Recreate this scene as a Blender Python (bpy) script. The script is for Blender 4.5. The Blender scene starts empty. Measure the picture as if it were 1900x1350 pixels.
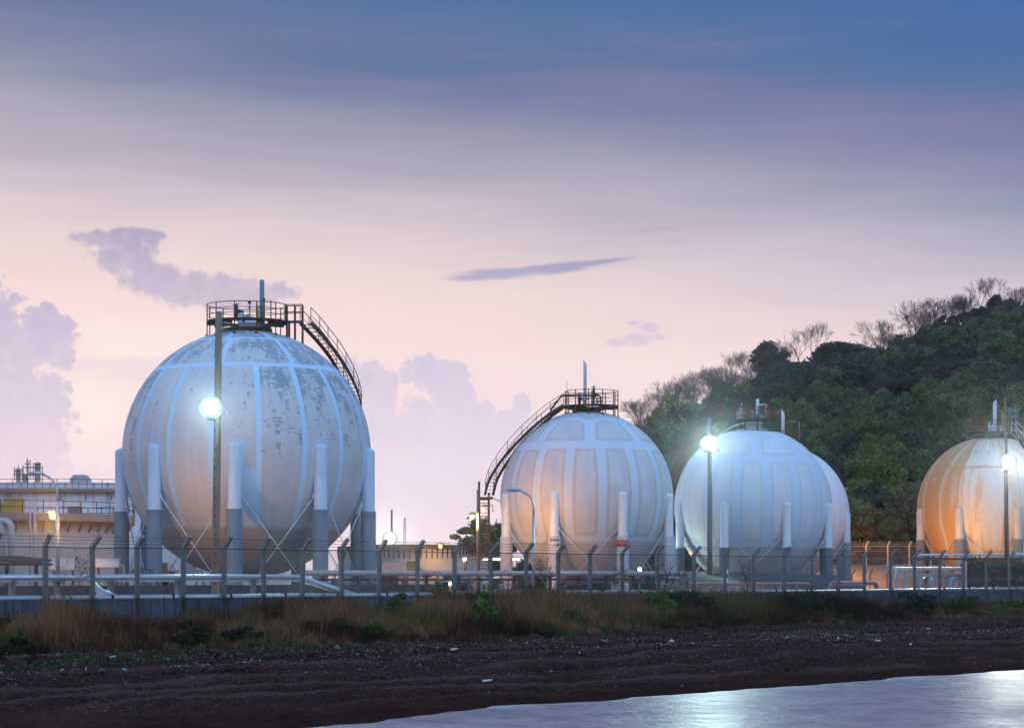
import bpy, math, random
import numpy as np
from mathutils import Vector, Matrix

random.seed(7)
RNG = np.random.default_rng(11)
R_ = math.radians
SC = bpy.context.scene
COL = SC.collection
H = 3.5            # eye height above the water, metres
F = 4500.0         # focal length in photo pixels
CX, HY = 950.0, 1068.0
GZ = 1.7           # ground level of the plant


def at(px, py, D):
    """point seen at photo position (px, py) and D metres away"""
    return Vector(((px - CX) / F * D, D, H - (py - HY) / F * D))


# ---------------------------------------------------------------- objects
def tag(o, label=None, cat=None, group=None, kind=None):
    if label: o['label'] = label
    if cat: o['category'] = cat
    if group: o['group'] = group
    if kind: o['kind'] = kind
    return o


def wl(o):
    v = Vector((0, 0, 0))
    while o is not None:
        v += o.location
        o = o.parent
    return v


def empty(name, loc, label=None, cat=None, group=None):
    o = bpy.data.objects.new(name, None)
    o.empty_display_size = 0.3
    o.location = loc
    COL.objects.link(o)
    return tag(o, label, cat, group)


def link_mesh(name, me, parent=None, origin=None):
    o = bpy.data.objects.new(name, me)
    COL.objects.link(o)
    if parent is not None:
        o.parent = parent
    if origin is not None:
        o.location = Vector(origin) - (wl(parent) if parent is not None else Vector((0, 0, 0)))
    return o


def copy_tree(o, parent=None):
    c = o.copy()
    COL.objects.link(c)
    if parent is not None:
        c.parent = parent
    for ch in o.children:
        copy_tree(ch, c)
    return c


def frame(d):
    d = Vector(d).normalized()
    up = Vector((0, 0, 1)) if abs(d.z) < 0.95 else Vector((0, 1, 0))
    u = d.cross(up).normalized()
    return u, d.cross(u).normalized() * -1


class MB:
    """collects shapes in world coordinates and links them as one mesh"""
    def __init__(s):
        s.v = []; s.f = []; s.sm = []

    def add(s, vs, fs, smooth=False):
        b = len(s.v)
        s.v.extend([tuple(x) for x in vs])
        s.f.extend([tuple(i + b for i in f) for f in fs])
        s.sm.extend([smooth] * len(fs))

    def box(s, c, size, rz=0.0, M=None):
        hx, hy, hz = [x / 2 for x in size]
        vs = [Vector((x, y, z)) for z in (-hz, hz) for y in (-hy, hy) for x in (-hx, hx)]
        m = M if M is not None else Matrix.Rotation(rz, 3, 'Z')
        vs = [m @ v + Vector(c) for v in vs]
        s.add(vs, [(0, 2, 3, 1), (4, 5, 7, 6), (0, 1, 5, 4), (2, 6, 7, 3), (0, 4, 6, 2), (1, 3, 7, 5)])
        return s

    def beam(s, p0, p1, w, h, up=(0, 0, 1)):
        p0, p1 = Vector(p0), Vector(p1)
        d = (p1 - p0).normalized()
        u = d.cross(Vector(up))
        if u.length < 1e-4: u = d.cross(Vector((1, 0, 0)))
        u.normalize(); n = u.cross(d).normalized()
        vs = [p + u * a + n * b for p in (p0, p1) for a, b in ((-w/2, -h/2), (w/2, -h/2), (w/2, h/2), (-w/2, h/2))]
        s.add(vs, [(3, 2, 1, 0), (4, 5, 6, 7), (0, 1, 5, 4), (1, 2, 6, 5), (2, 3, 7, 6), (3, 0, 4, 7)])
        return s

    def tube(s, pts, r, seg=8, caps=True, r1=None, closed=False):
        pts = [Vector(p) for p in pts]
        n = len(pts)
        rad = [r + ((r1 - r) * i / max(1, n - 1) if r1 is not None else 0) for i in range(n)]
        vs = []; u = None
        for i, p in enumerate(pts):
            if closed: d = pts[(i + 1) % n] - pts[i - 1]
            else: d = pts[min(i + 1, n - 1)] - pts[max(i - 1, 0)]
            d.normalize()
            if u is None: u, w = frame(d)
            else:
                u = (u - d * u.dot(d)).normalized(); w = d.cross(u)
            w = d.cross(u)
            for k in range(seg):
                a = 2 * math.pi * k / seg
                vs.append(p + (u * math.cos(a) + w * math.sin(a)) * rad[i])
        fs = []
        for i in range(n if closed else n - 1):
            j = (i + 1) % n
            for k in range(seg):
                k2 = (k + 1) % seg
                fs.append((i * seg + k, i * seg + k2, j * seg + k2, j * seg + k))
        s.add(vs, fs, True)
        if caps and not closed:
            b = len(s.v) - len(vs)
            s.f.append(tuple(b + k for k in range(seg))[::-1]); s.sm.append(False)
            s.f.append(tuple(b + (n - 1) * seg + k for k in range(seg))); s.sm.append(False)
        return s

    def lathe(s, c, prof, seg=32, a0=0.0, a1=2 * math.pi, smooth=True):
        """prof: (radius, z) pairs about the vertical axis through c"""
        full = abs(a1 - a0 - 2 * math.pi) < 1e-6
        m = seg if full else seg + 1
        vs = [Vector((c[0] + r * math.cos(a0 + (a1 - a0) * k / seg), c[1] + r * math.sin(a0 + (a1 - a0) * k / seg), c[2] + z))
              for r, z in prof for k in range(m)]
        fs = []
        for i in range(len(prof) - 1):
            for k in range(seg):
                k2 = (k + 1) % m
                fs.append((i * m + k, i * m + k2, (i + 1) * m + k2, (i + 1) * m + k))
        s.add(vs, fs, smooth)
        return s

    def ball(s, c, r, seg=12, rings=8, sq=(1, 1, 1)):
        prof = []
        vs = []; fs = []
        for i in range(rings + 1):
            t = math.pi * i / rings
            for k in range(seg):
                a = 2 * math.pi * k / seg
                vs.append(Vector((c[0] + r * sq[0] * math.sin(t) * math.cos(a), c[1] + r * sq[1] * math.sin(t) * math.sin(a), c[2] - r * sq[2] * math.cos(t))))
        for i in range(rings):
            for k in range(seg):
                k2 = (k + 1) % seg
                fs.append((i * seg + k, i * seg + k2, (i + 1) * seg + k2, (i + 1) * seg + k))
        s.add(vs, fs, True)
        return s

    def build(s, name, m, parent=None, origin=None, bevel=0.0):
        o0 = Vector(origin) if origin is not None else (wl(parent) if parent is not None else Vector((0, 0, 0)))
        me = bpy.data.meshes.new(name)
        me.from_pydata([(x - o0.x, y - o0.y, z - o0.z) for x, y, z in s.v], [], s.f)
        me.polygons.foreach_set('use_smooth', s.sm)
        if m is not None: me.materials.append(m)
        me.update()
        o = link_mesh(name, me, parent, o0)
        if bevel:
            b = o.modifiers.new('bevel', 'BEVEL'); b.width = bevel; b.segments = 2; b.limit_method = 'ANGLE'
        return o


def np_mesh(name, V, Fc, m, k=None, parent=None, smooth=False, attr=None):
    """mesh from arrays; Fc is (n, k) vertex indices; attr: one value per vertex named 'tint'"""
    V = np.asarray(V, dtype=np.float32); Fc = np.asarray(Fc, dtype=np.int32)
    n, kk = Fc.shape
    me = bpy.data.meshes.new(name)
    me.vertices.add(len(V)); me.vertices.foreach_set('co', V.ravel())
    me.loops.add(n * kk); me.loops.foreach_set('vertex_index', Fc.ravel())
    me.polygons.add(n)
    me.polygons.foreach_set('loop_start', np.arange(0, n * kk, kk, dtype=np.int32))
    me.polygons.foreach_set('loop_total', np.full(n, kk, dtype=np.int32))
    if smooth: me.polygons.foreach_set('use_smooth', np.ones(n, dtype=bool))
    if attr is not None:
        a = me.attributes.new('tint', 'FLOAT', 'POINT'); a.data.foreach_set('value', np.asarray(attr, dtype=np.float32))
    me.update(calc_edges=True)
    me.materials.append(m)
    return link_mesh(name, me, parent)


def vnoise(x, y, seed=0):
    """smooth 2-D value noise in 0..1 for arrays"""
    x = np.asarray(x, float); y = np.asarray(y, float)
    xi = np.floor(x).astype(np.int64); yi = np.floor(y).astype(np.int64)
    fx = x - xi; fy = y - yi
    fx = fx * fx * (3 - 2 * fx); fy = fy * fy * (3 - 2 * fy)
    def h(a, b):
        n = (a * 374761393 + b * 668265263 + seed * 982451653) & 0x7fffffff
        n = ((n ^ (n >> 13)) * 1274126177) & 0x7fffffff
        return ((n ^ (n >> 16)) & 0xffff) / 65535.0
    return (h(xi, yi) * (1 - fx) + h(xi + 1, yi) * fx) * (1 - fy) + (h(xi, yi + 1) * (1 - fx) + h(xi + 1, yi + 1) * fx) * fy


def fbm(x, y, seed=0, oct=4):
    s = 0; a = 0.5; t = 0
    for i in range(oct):
        s = s + a * vnoise(np.asarray(x) * 2 ** i, np.asarray(y) * 2 ** i, seed + i); t += a; a *= 0.5
    return s / t


# ---------------------------------------------------------------- node expressions
NT = None


class X:
    def __init__(s, k): s.k = k
    def __add__(a, b): return mth('ADD', a, b)
    __radd__ = __add__
    def __sub__(a, b): return mth('SUBTRACT', a, b)
    def __rsub__(a, b): return mth('SUBTRACT', b, a)
    def __mul__(a, b): return mth('MULTIPLY', a, b)
    __rmul__ = __mul__
    def __truediv__(a, b): return mth('DIVIDE', a, b)


def put(sock, val):
    if isinstance(val, X): NT.links.new(val.k, sock)
    elif isinstance(val, (tuple, list)):
        sock.default_value = tuple(val) + ((1,) if len(val) == 3 and sock.type == 'RGBA' else ())
    else: sock.default_value = val


def mth(op, a, b=None, c=None, clamp=False):
    n = NT.nodes.new('ShaderNodeMath'); n.operation = op; n.use_clamp = clamp
    for i, v in enumerate((a, b, c)):
        if v is not None: put(n.inputs[i], v)
    return X(n.outputs[0])


def absx(a): return mth('ABSOLUTE', a)
def mn(a, b): return mth('MINIMUM', a, b)
def mxx(a, b): return mth('MAXIMUM', a, b)


def sstep(a, lo, hi):
    n = NT.nodes.new('ShaderNodeMapRange'); n.interpolation_type = 'SMOOTHSTEP'
    put(n.inputs[0], a); put(n.inputs[1], lo); put(n.inputs[2], hi)
    return X(n.outputs[0])


def lin(a, lo, hi, o0=0.0, o1=1.0):
    n = NT.nodes.new('ShaderNodeMapRange'); n.clamp = True
    put(n.inputs[0], a); put(n.inputs[1], lo); put(n.inputs[2], hi); put(n.inputs[3], o0); put(n.inputs[4], o1)
    return X(n.outputs[0])


def mix(f, a, b, mode='MIX'):
    n = NT.nodes.new('ShaderNodeMixRGB'); n.blend_type = mode
    put(n.inputs[0], f); put(n.inputs[1], a); put(n.inputs[2], b)
    return X(n.outputs[0])


def vec(x, y, z):
    n = NT.nodes.new('ShaderNodeCombineXYZ')
    put(n.inputs[0], x); put(n.inputs[1], y); put(n.inputs[2], z)
    return X(n.outputs[0])


def sep(v):
    n = NT.nodes.new('ShaderNodeSeparateXYZ'); put(n.inputs[0], v)
    return X(n.outputs[0]), X(n.outputs[1]), X(n.outputs[2])


def noise(v, scale, detail=4, rough=0.55, dist=0.0):
    n = NT.nodes.new('ShaderNodeTexNoise')
    put(n.inputs['Vector'], v); n.inputs['Scale'].default_value = scale
    n.inputs['Detail'].default_value = detail; n.inputs['Roughness'].default_value = rough
    n.inputs['Distortion'].default_value = dist
    return X(n.outputs[0])


def ramp(f, stops, ease='LINEAR'):
    n = NT.nodes.new('ShaderNodeValToRGB'); cr = n.color_ramp; cr.interpolation = ease
    while len(cr.elements) > 1: cr.elements.remove(cr.elements[-1])
    cr.elements[0].position = stops[0][0]; cr.elements[0].color = tuple(stops[0][1]) + (1,)
    for p, c in stops[1:]:
        e = cr.elements.new(p); e.color = tuple(c) + (1,)
    put(n.inputs[0], f)
    return X(n.outputs[0])


def coord(kind='Object'):
    n = NT.nodes.new('ShaderNodeTexCoord')
    return X(n.outputs[kind])


def attr(name):
    n = NT.nodes.new('ShaderNodeAttribute'); n.attribute_name = name
    return X(n.outputs['Fac'])


def objrand():
    n = NT.nodes.new('ShaderNodeObjectInfo')
    return X(n.outputs['Random'])


def srgb(r, g, b):
    f = lambda c: (c / 12.92 if c <= 0.04045 else ((c + 0.055) / 1.055) ** 2.4)
    return (f(r / 255), f(g / 255), f(b / 255))


def new_mat(name):
    global NT
    m = bpy.data.materials.new(name); m.use_nodes = True
    NT = m.node_tree
    bs = NT.nodes['Principled BSDF']
    return m, bs


def finish(bs, col, rough=0.6, metal=0.0, bump=None, bstr=0.3, bdist=0.02, spec=None):
    put(bs.inputs['Base Color'], col); put(bs.inputs['Roughness'], rough); put(bs.inputs['Metallic'], metal)
    if spec is not None: bs.inputs['Specular IOR Level'].default_value = spec
    if bump is not None:
        n = NT.nodes.new('ShaderNodeBump'); n.inputs['Strength'].default_value = bstr; n.inputs['Distance'].default_value = bdist
        put(n.inputs['Height'], bump); NT.links.new(n.outputs[0], bs.inputs['Normal'])


MATS = {}


def weathered(name, base, dirt=None, scale=1.5, amt=0.5, rough=0.6, metal=0.0, streak=0.0, streak_col=(0.09, 0.04, 0.02)):
    """paint / concrete / steel with blotches and, if asked, run-down stains"""
    if name in MATS: return MATS[name]
    m, bs = new_mat(name)
    p = coord()
    dirt = dirt or tuple(c * 0.5 for c in base)
    n = noise(p, scale, 6, 0.65)
    c = mix(lin(n, 0.35, 0.75, 0, amt), base, dirt)
    c = mix(lin(noise(p, scale * 9, 3, 0.6), 0.3, 0.7, 0, 0.25), c, tuple(min(1, x * 1.25) for x in base))
    if streak:
        x, y, z = sep(p)
        sn = noise(vec(x * 3.0, y * 3.0, z * 0.25), 1.6, 5, 0.7)
        c = mix(lin(sn, 0.5, 0.72, 0, streak), c, streak_col)
    finish(bs, c, lin(n, 0.3, 0.7, rough - 0.1, min(1, rough + 0.12)), metal, noise(p, scale * 14, 3), 0.12, 0.01)
    MATS[name] = m
    return m


def emissive(name, col, strength):
    if name in MATS: return MATS[name]
    m, bs = new_mat(name)
    put(bs.inputs['Base Color'], (0.02, 0.02, 0.02)); put(bs.inputs['Emission Color'], col)
    bs.inputs['Emission Strength'].default_value = strength
    MATS[name] = m
    return m
# ================================================================ camera
cam = bpy.data.cameras.new('camera')
camo = bpy.data.objects.new('camera', cam); COL.objects.link(camo)
cam.sensor_width = 36.0; cam.sensor_fit = 'HORIZONTAL'
cam.lens = 36.0 * F / 1900.0
cam.shift_y = (HY - 675.0) / 1900.0
cam.clip_start = 1.0; cam.clip_end = 12000.0
camo.location = (0, 0, H); camo.rotation_euler = (R_(90), 0, 0)
SC.camera = camo
SC.render.resolution_x = 1024; SC.render.resolution_y = 727
SC.view_settings.view_transform = 'Standard'; SC.view_settings.look = 'None'
SC.view_settings.exposure = 0.0; SC.view_settings.gamma = 1.0
cy = SC.cycles
cy.use_denoising = True
cy.max_bounces = 5; cy.diffuse_bounces = 3; cy.glossy_bounces = 3; cy.transparent_max_bounces = 6
cy.volume_bounces = 0
cy.caustics_reflective = False; cy.caustics_refractive = False
cy.sample_clamp_indirect = 4.0

# ================================================================ dusk sky
W = bpy.data.worlds.new('World'); SC.world = W; W.use_nodes = True
NT = W.node_tree
bg = NT.nodes['Background']
D_ = coord('Generated')
dx, dy, dz = sep(D_)
dyc = mxx(dy, 0.08)
U = dx / dyc                       # compass bearing and height of the view direction, as tangents
V = dz / mth('SQRT', dx * dx + dy * dy)
wob = noise(vec(U * 2.2, V * 16.0, 0.3), 1.5, 5, 0.55)
v = V + U * 0.095 + (wob - 0.5) * 0.060
S = srgb
band = [(0.00, S(238, 225, 239)), (0.035, S(240, 225, 237)), (0.075, S(252, 227, 229)), (0.105, S(246, 221, 219)),
        (0.130, S(226, 209, 214)), (0.155, S(182, 176, 193)), (0.185, S(130, 140, 168)), (0.210, S(98, 118, 160)),
        (0.238, S(74, 111, 161)), (0.290, S(54, 106, 163))]
sky = ramp(v / 0.32, [(p / 0.32, c) for p, c in band], 'B_SPLINE')
# thin high streaks, faintly pink, in the upper part
st = noise(vec(U * 3.0 + V * 6.0, V * 34.0, 1.7), 1.0, 6, 0.6)
sky = mix(sstep(st, 0.5, 0.75) * lin(V, 0.08, 0.14) * 0.22, sky, S(196, 150, 176))
sky = mix(sstep(absx(V - 0.186 + U * 0.06 + (wob - 0.5) * 0.03), 0.030, 0.004) * lin(U, -0.02, 0.14) * 0.34, sky, S(152, 128, 170))
sky = mix(lin(U, 0.0, 0.21) * sstep(V, 0.07, 0.12) * 0.5, sky, mix(1.0, sky, (0.86, 0.95, 1.06), 'MULTIPLY'))
# above the frame the dusk sky deepens to a clear blue
sky = mix(sstep(V, 0.26, 0.75), sky, (0.28, 0.55, 1.05))
# behind the viewer: blue band low in the east
east = sstep(dy * -1.0, -0.25, 0.55)
sky = mix(east, sky, ramp(lin(V, -0.05, 0.9), [(0.0, (0.50, 0.44, 0.58)), (0.16, (0.52, 0.48, 0.68)), (0.36, (0.36, 0.52, 0.85)), (1.0, (0.28, 0.56, 1.08))]))

Ku = (U * F) + CX; Kv = V * F          # bearing / height scaled to comfortable numbers (tangent x 4500)


NA = noise(vec(Ku * 0.016, Kv * 0.016, 4.4), 1.0, 6, 0.6)          # shared cloud textures
NB = noise(vec(Ku * 0.006, Kv * 0.02, 1.2), 1.0, 6, 0.6)
N2 = noise(vec(Ku * 0.05, Kv * 0.05, 9.0), 1.0, 4, 0.6)
PUFF = None
for f_, a_ in ((0.026, 0.30), (0.060, 0.17), (0.14, 0.08)):
    vn = NT.nodes.new('ShaderNodeTexVoronoi'); vn.voronoi_dimensions = '2D'
    put(vn.inputs['Vector'], vec(Ku + (N2 - 0.5) * 18.0, Kv + (NA - 0.5) * 22.0, 0.0)); vn.inputs['Scale'].default_value = f_
    t_ = (0.42 - X(vn.outputs['Distance'])) * a_
    PUFF = t_ if PUFF is None else PUFF + t_


def cloud(sky, blobs, col_top, col_low, zlo, zhi, amp, soft, nscale, seed, opac=1.0, xs=1.0, detail=6, fade=None, puff=0.0, rim=0.0):
    """puffs: (x, y, half width, half height[, slope]) given in the scaled bearing units"""
    m = None
    n = NA if xs == 1.0 else NB
    n2 = N2
    for b in blobs:
        x, y, rx, ry = b[:4]
        ex = (Ku - x) * (1.0 / rx)
        ey = (Kv - (HY - y)) if len(b) < 5 else (Kv - (HY - y)) - (Ku - x) * b[4]
        ey = ey * (1.0 / ry)
        d = 1.0 - mth('SQRT', ex * ex + ey * ey)
        m = d if m is None else mth('SMOOTH_MAX', m, d, 0.12)
    m = m + (n - 0.5) * amp + (n2 - 0.5) * (amp * 0.35)
    if puff:
        pv = PUFF
        m = m + pv * puff
    a = sstep(m, 0.0, soft) * opac
    if fade is not None: a = a * lin(Kv, fade[0], fade[1])
    a = a * sstep(dy, 0.1, 0.5)
    shade = lin(Kv, HY - zlo, HY - zhi)
    c = mix(shade, col_low, col_top)
    c = mix(lin(n2, 0.35, 0.7, 0.0, 0.10) , c, mix(0.5, c, (0.90, 0.78, 0.80)))
    if puff:      # thicker puffs a little greyer, thin edges catch the light
        c = mix(sstep(pv, 0.10, -0.16) * 0.20, c, S(242, 226, 230))
        c = mix(sstep(m, 0.55, 0.05) * 0.12, c, S(246, 226, 226))
    return mix(a, sky, c)


# faint banks low in the sky
sky = cloud(sky, [(230, 690, 190, 30), (420, 665, 130, 22)], S(222, 206, 220), S(236, 220, 226), 720, 650, 0.8, 0.5, 0.012, 3.0, 0.7, 0.5)
# light breaking through beside the left bank
sky = cloud(sky, [(170, 770, 130, 130), (230, 640, 220, 60)], S(255, 238, 230), S(254, 238, 236), 880, 620, 0.5, 0.9, 0.008, 13.0, 0.75)
sky = cloud(sky, [(-40, 630, 120, 100), (86, 600, 32, 34), (62, 645, 76, 62), (110, 648, 36, 40), (50, 790, 95, 130), (-20, 900, 150, 200), (90, 640, 62, 62),
                  (40, 960, 200, 110)], S(182, 182, 213), S(226, 214, 232), 860, 560, 0.38, 0.22, 0.014, 8.1, 0.96, puff=1.4)
sky = cloud(sky, [(205, 452, 100, 20), (255, 446, 70, 20), (235, 485, 75, 46), (285, 518, 85, 38), (345, 540, 100, 38), (440, 548, 120, 38), (500, 548, 62, 22),
                  (400, 560, 60, 28)], S(160, 158, 192), S(198, 186, 210), 585, 430, 0.75, 0.40, 0.016, 4.4, 0.92, puff=1.0)
sky = cloud(sky, [(1005, 499, 200, 11, 0.098), (930, 508, 120, 15, 0.06), (1110, 487, 90, 7, 0.13), (880, 516, 70, 8, 0.02), (1040, 500, 90, 12, 0.11)], S(148, 154, 194), S(186, 176, 204), 522, 478, 0.9, 0.75, 0.02, 1.2, 1.0, 0.3)
sky = cloud(sky, [(1212, 428, 60, 9, 0.1)], S(178, 172, 196), S(190, 180, 200), 440, 418, 0.8, 0.6, 0.02, 6.2, 0.6, 0.5)
sky = cloud(sky, [(1180, 628, 50, 18), (1202, 608, 30, 15), (1150, 636, 34, 12), (1222, 626, 22, 9), (1176, 600, 26, 7)], S(206, 194, 216), S(222, 206, 222), 660, 590, 1.1, 0.7, 0.022, 2.9, 0.85, puff=1.2)
sky = cloud(sky, [(700, 735, 48, 62), (660, 720, 50, 60), (785, 690, 46, 38), (832, 715, 46, 52), (860, 770, 42, 62), (893, 770, 34, 32), (966, 755, 20, 34), (940, 800, 70, 46),
                  (1010, 830, 70, 60), (790, 860, 240, 130), (700, 900, 260, 140)], S(202, 199, 226), S(232, 221, 237), 850, 655, 0.36, 0.22, 0.015, 9.3, 0.96, puff=1.3)

# what is left of the sun's own light, far below its daytime strength
nsk = NT.nodes.new('ShaderNodeTexSky'); nsk.sky_type = 'NISHITA'; nsk.sun_disc = False
nsk.sun_elevation = R_(1.0); nsk.sun_rotation = R_(-18)
sky = mix(0.006, sky, X(nsk.outputs[0]), 'ADD')
put(bg.inputs['Color'], sky); bg.inputs['Strength'].default_value = 1.0
W.cycles.sampling_method = 'MANUAL'; W.cycles.sample_map_resolution = 512

# weak directional remainder of the twilight
sl = bpy.data.lights.new('dusk_sun', 'SUN'); sl.energy = 0.85; sl.angle = R_(40); sl.color = (0.48, 0.76, 1.0)
slo = bpy.data.objects.new('dusk_sun', sl); COL.objects.link(slo)
slo.rotation_euler = (R_(48), 0, R_(38)); slo.location = (60, -60, 120)
# ================================================================ shore line frame: s runs along the sea wall, q inland
DS = Vector((0.613, 0.790, 0)); DN = Vector((-0.790, 0.613, 0))
QW = 67.3


def sq(s, q, z): return DS * s + DN * q + Vector((0, 0, z))


def on_line(px, q):
    """(s, distance) where the line q meets the view bearing of px"""
    t = (px - CX) / F
    Y = q / (0.613 - 0.790 * t)
    return 0.613 * t * Y + 0.790 * Y, Y


def beach_z(s, q, crest=False):
    s = np.asarray(s, float); q = np.asarray(q, float)
    base = np.interp(q, [25, 36, 40.3, 43, 48, 54, 58, 62, 67.2, 69.5, 70.2, 90], [-0.7, -0.25, 0.0, 0.22, 0.48, 0.80, 1.0, 1.28, 1.62, 1.66, 1.66, 1.66])
    w = (fbm(s * 0.06, q * 0.10, 5) - 0.5) * 9.0 + (fbm(s * 0.35, q * 0.5, 6) - 0.5) * 1.4
    amp = np.clip((q - 40.5) / 3, 0, 1) * np.clip((64 - q) / 6, 0, 1)
    ridge = 0.9 - 1.8 * np.abs(np.sin((q + w) * math.pi / 3.3)) ** 0.7 + 0.5 * np.sin((q + 1.3 * w) * 2 * math.pi / 1.7 + 1.0)
    rough = (fbm(s * 0.9, q * 0.9, 9) - 0.5) * 0.16 + (fbm(s * 3.1, q * 3.1, 19, 3) - 0.5) * 0.09
    edge = (fbm(s * 0.16, 0 * s + 3.3, 3) - 0.5) * 0.16 + (fbm(s * 0.8, 0 * s + 1.3, 4) - 0.5) * 0.06
    rr = amp * ridge * np.clip(2.6 * (fbm(s * 0.09, q * 0.35, 31) - 0.22), 0.05, 1.5)
    z = base + rr * 0.085 + amp * rough + edge * np.clip((46 - q) / 5, 0, 1)
    z = z + 0.13 * np.clip((52 - s) / 10, 0, 1) * np.clip((46 - q) / 4, 0, 1)
    return (z, rr) if crest else z


def grid_obj(name, s0, s1, ds, q0, q1, dq, m):
    s = np.arange(s0, s1 + ds / 2, ds); q = np.arange(q0, q1 + dq / 2, dq)
    Sg, Q = np.meshgrid(s, q)
    Z, crest = beach_z(Sg, Q, True)
    Xc = DS.x * Sg + DN.x * Q; Yc = DS.y * Sg + DN.y * Q
    V = np.stack([Xc.ravel(), Yc.ravel(), Z.ravel()], 1)
    ns, nq = len(s), len(q)
    i = np.arange(nq - 1)[:, None] * ns + np.arange(ns - 1)[None, :]
    Fc = np.stack([i, i + 1, i + 1 + ns, i + ns], -1).reshape(-1, 4)
    return np_mesh(name, V, Fc, m, smooth=True, attr=crest.ravel())


# --- beach
m_beach, bs = new_mat('wet_dark_shingle')
p = coord()
px_, py_, pz_ = sep(p)
n1 = noise(p, 0.35, 5, 0.6); n2 = noise(p, 5.0, 5, 0.7); n3 = noise(p, 26.0, 2, 0.6)
c = mix(lin(n1, 0.35, 0.65), (0.030, 0.0115, 0.0080), (0.060, 0.0235, 0.0165))
c = mix(lin(attr('tint') + (n2 - 0.5) * 1.2, 0.25, 0.85, 0, 0.75), c, (0.105, 0.060, 0.050))
c = mix(lin(attr('tint') + (n2 - 0.5) * 0.8, -0.15, -0.8, 0, 0.75), c, (0.013, 0.007, 0.006))
c = mix(lin(n2, 0.42, 0.68, 0, 0.65), c, (0.085, 0.044, 0.036))
c = mix(lin(n3, 0.60, 0.72, 0, 0.7), c, (0.17, 0.135, 0.145))
c = mix(lin(n3, 0.42, 0.30, 0, 0.8), c, (0.005, 0.004, 0.005))
wet = lin(pz_ + (n1 - 0.5) * 0.35 + (n2 - 0.5) * 0.12, 0.06, 0.22)
c = mix(wet, mix(0.45, c, (0.016, 0.007, 0.006)), c)
finish(bs, c, lin(pz_, 0.02, 0.25, 0.62, 0.95), 0, n3 + n2 * 2.0, 0.8, 0.05, 0.0)
beach = grid_obj('beach', 26.0, 166.0, 0.28, 26.0, 69.4, 0.14, m_beach)
tag(beach, kind='structure')

# --- plant ground out to the horizon
m_gr, bs = new_mat('plant_ground')
p = coord(); n1 = noise(p, 0.06, 5, 0.6); n2 = noise(p, 1.6, 5, 0.65)
c = mix(lin(n1, 0.4, 0.62), (0.13, 0.105, 0.085), (0.085, 0.085, 0.055))
c = mix(lin(n2, 0.4, 0.7, 0, 0.7), c, (0.20, 0.17, 0.14))
finish(bs, c, 0.92, 0, n2, 0.5, 0.05)
V = []; Fq = []
for y in (78.0, 200, 450, 800):
    for x in (-330, -200, -60, 60, 200, 330):
        V.append((x, max(y, 1.289 * x + 109.9 + 3.2), GZ - 0.02))
for i in range(3):
    for j in range(5):
        a = i * 6 + j; Fq.append((a, a + 1, a + 7, a + 6))
ground = np_mesh('ground', np.array(V), np.array(Fq), m_gr)
tag(ground, kind='structure')

# --- sea: long exposure, so the waves are smeared to a satin surface
m_wat, bs = new_mat('satin_sea')
p = coord(); wx, wy, wz = sep(p)
wn = noise(vec(wx * 0.9, wy * 0.7, 0.0), 1.5, 6, 0.62)
wn2 = noise(vec(wx * 0.10, wy * 0.05, 2.0), 1.0, 4, 0.6)
wn3 = noise(vec(wx * 1.0, wy * 0.8, 4.0), 0.9, 5, 0.65)
put(bs.inputs['Base Color'], mix(lin(wn3, 0.35, 0.68), (0.22, 0.125, 0.14), (0.50, 0.315, 0.32)))
qq_ = wy * 0.613 - wx * 0.790
fo = sstep(qq_ + (wn3 - 0.5) * 2.6 + (wn - 0.5) * 1.0, 39.3, 40.6)
put(bs.inputs['Base Color'], mix(fo * 0.55, mix(lin(wn3, 0.35, 0.68), (0.15, 0.082, 0.098), (0.38, 0.235, 0.25)), (0.58, 0.52, 0.53)))
put(bs.inputs['Roughness'], lin(wn2 + wn * 0.5, 0.5, 1.0, 0.28, 0.44))
bs.inputs['IOR'].default_value = 1.333
nb = NT.nodes.new('ShaderNodeBump'); nb.inputs['Strength'].default_value = 1.0; nb.inputs['Distance'].default_value = 0.26
put(nb.inputs['Height'], wn); NT.links.new(nb.outputs[0], bs.inputs['Normal'])
mw = MB(); mw.add([sq(-120, 44.5, 0), sq(-120, -160, 0), sq(280, -160, 0), sq(280, 44.5, 0)], [(0, 1, 2, 3)])
water = mw.build('sea_water', m_wat); tag(water, kind='structure')

# ================================================================ sea wall
m_wall, bs = new_mat('stained_ribbed_wall')
p = coord(); x_, y_, z_ = sep(p)
al = x_ * 0.613 + y_ * 0.790
n1 = noise(vec(al * 0.45, 0.0, z_ * 0.5), 1.0, 5, 0.65)
n2 = noise(vec(al * 7.0, 0.0, z_ * 0.35), 1.0, 5, 0.75)
n4 = noise(vec(al * 1.2, 4.0, z_ * 0.8), 1.0, 5, 0.7)
c = mix(lin(n1, 0.35, 0.65), (0.040, 0.050, 0.068), (0.085, 0.100, 0.125))
c = mix(lin(n2, 0.44, 0.66, 0, 0.95), c, (0.018, 0.017, 0.020))
c = mix(lin(n4, 0.54, 0.70, 0, 0.75) * lin(n2, 0.3, 0.55), c, (0.12, 0.045, 0.020))
c = mix(lin(z_ + (n2 - 0.5) * 0.9, 2.35, 2.72, 0, 0.75), c, (0.045, 0.030, 0.026))
finish(bs, c, 0.85, 0, n2, 0.2, 0.01, 0.2)
s0, s1 = 46.0, 158.0
pts = []
n = int((s1 - s0) / 0.085)
for i in range(n + 1):
    s = s0 + (s1 - s0) * i / n
    pts.append((s, QW + (0.022 if i % 4 in (0, 1) else 0.0)))
V = []; Fq = []
for s, q in pts:
    V += [tuple(sq(s, q, 1.2)), tuple(sq(s, q, 2.64)), tuple(sq(s, QW + 0.20, 2.64)), tuple(sq(s, QW + 0.20, 1.2))]
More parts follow.
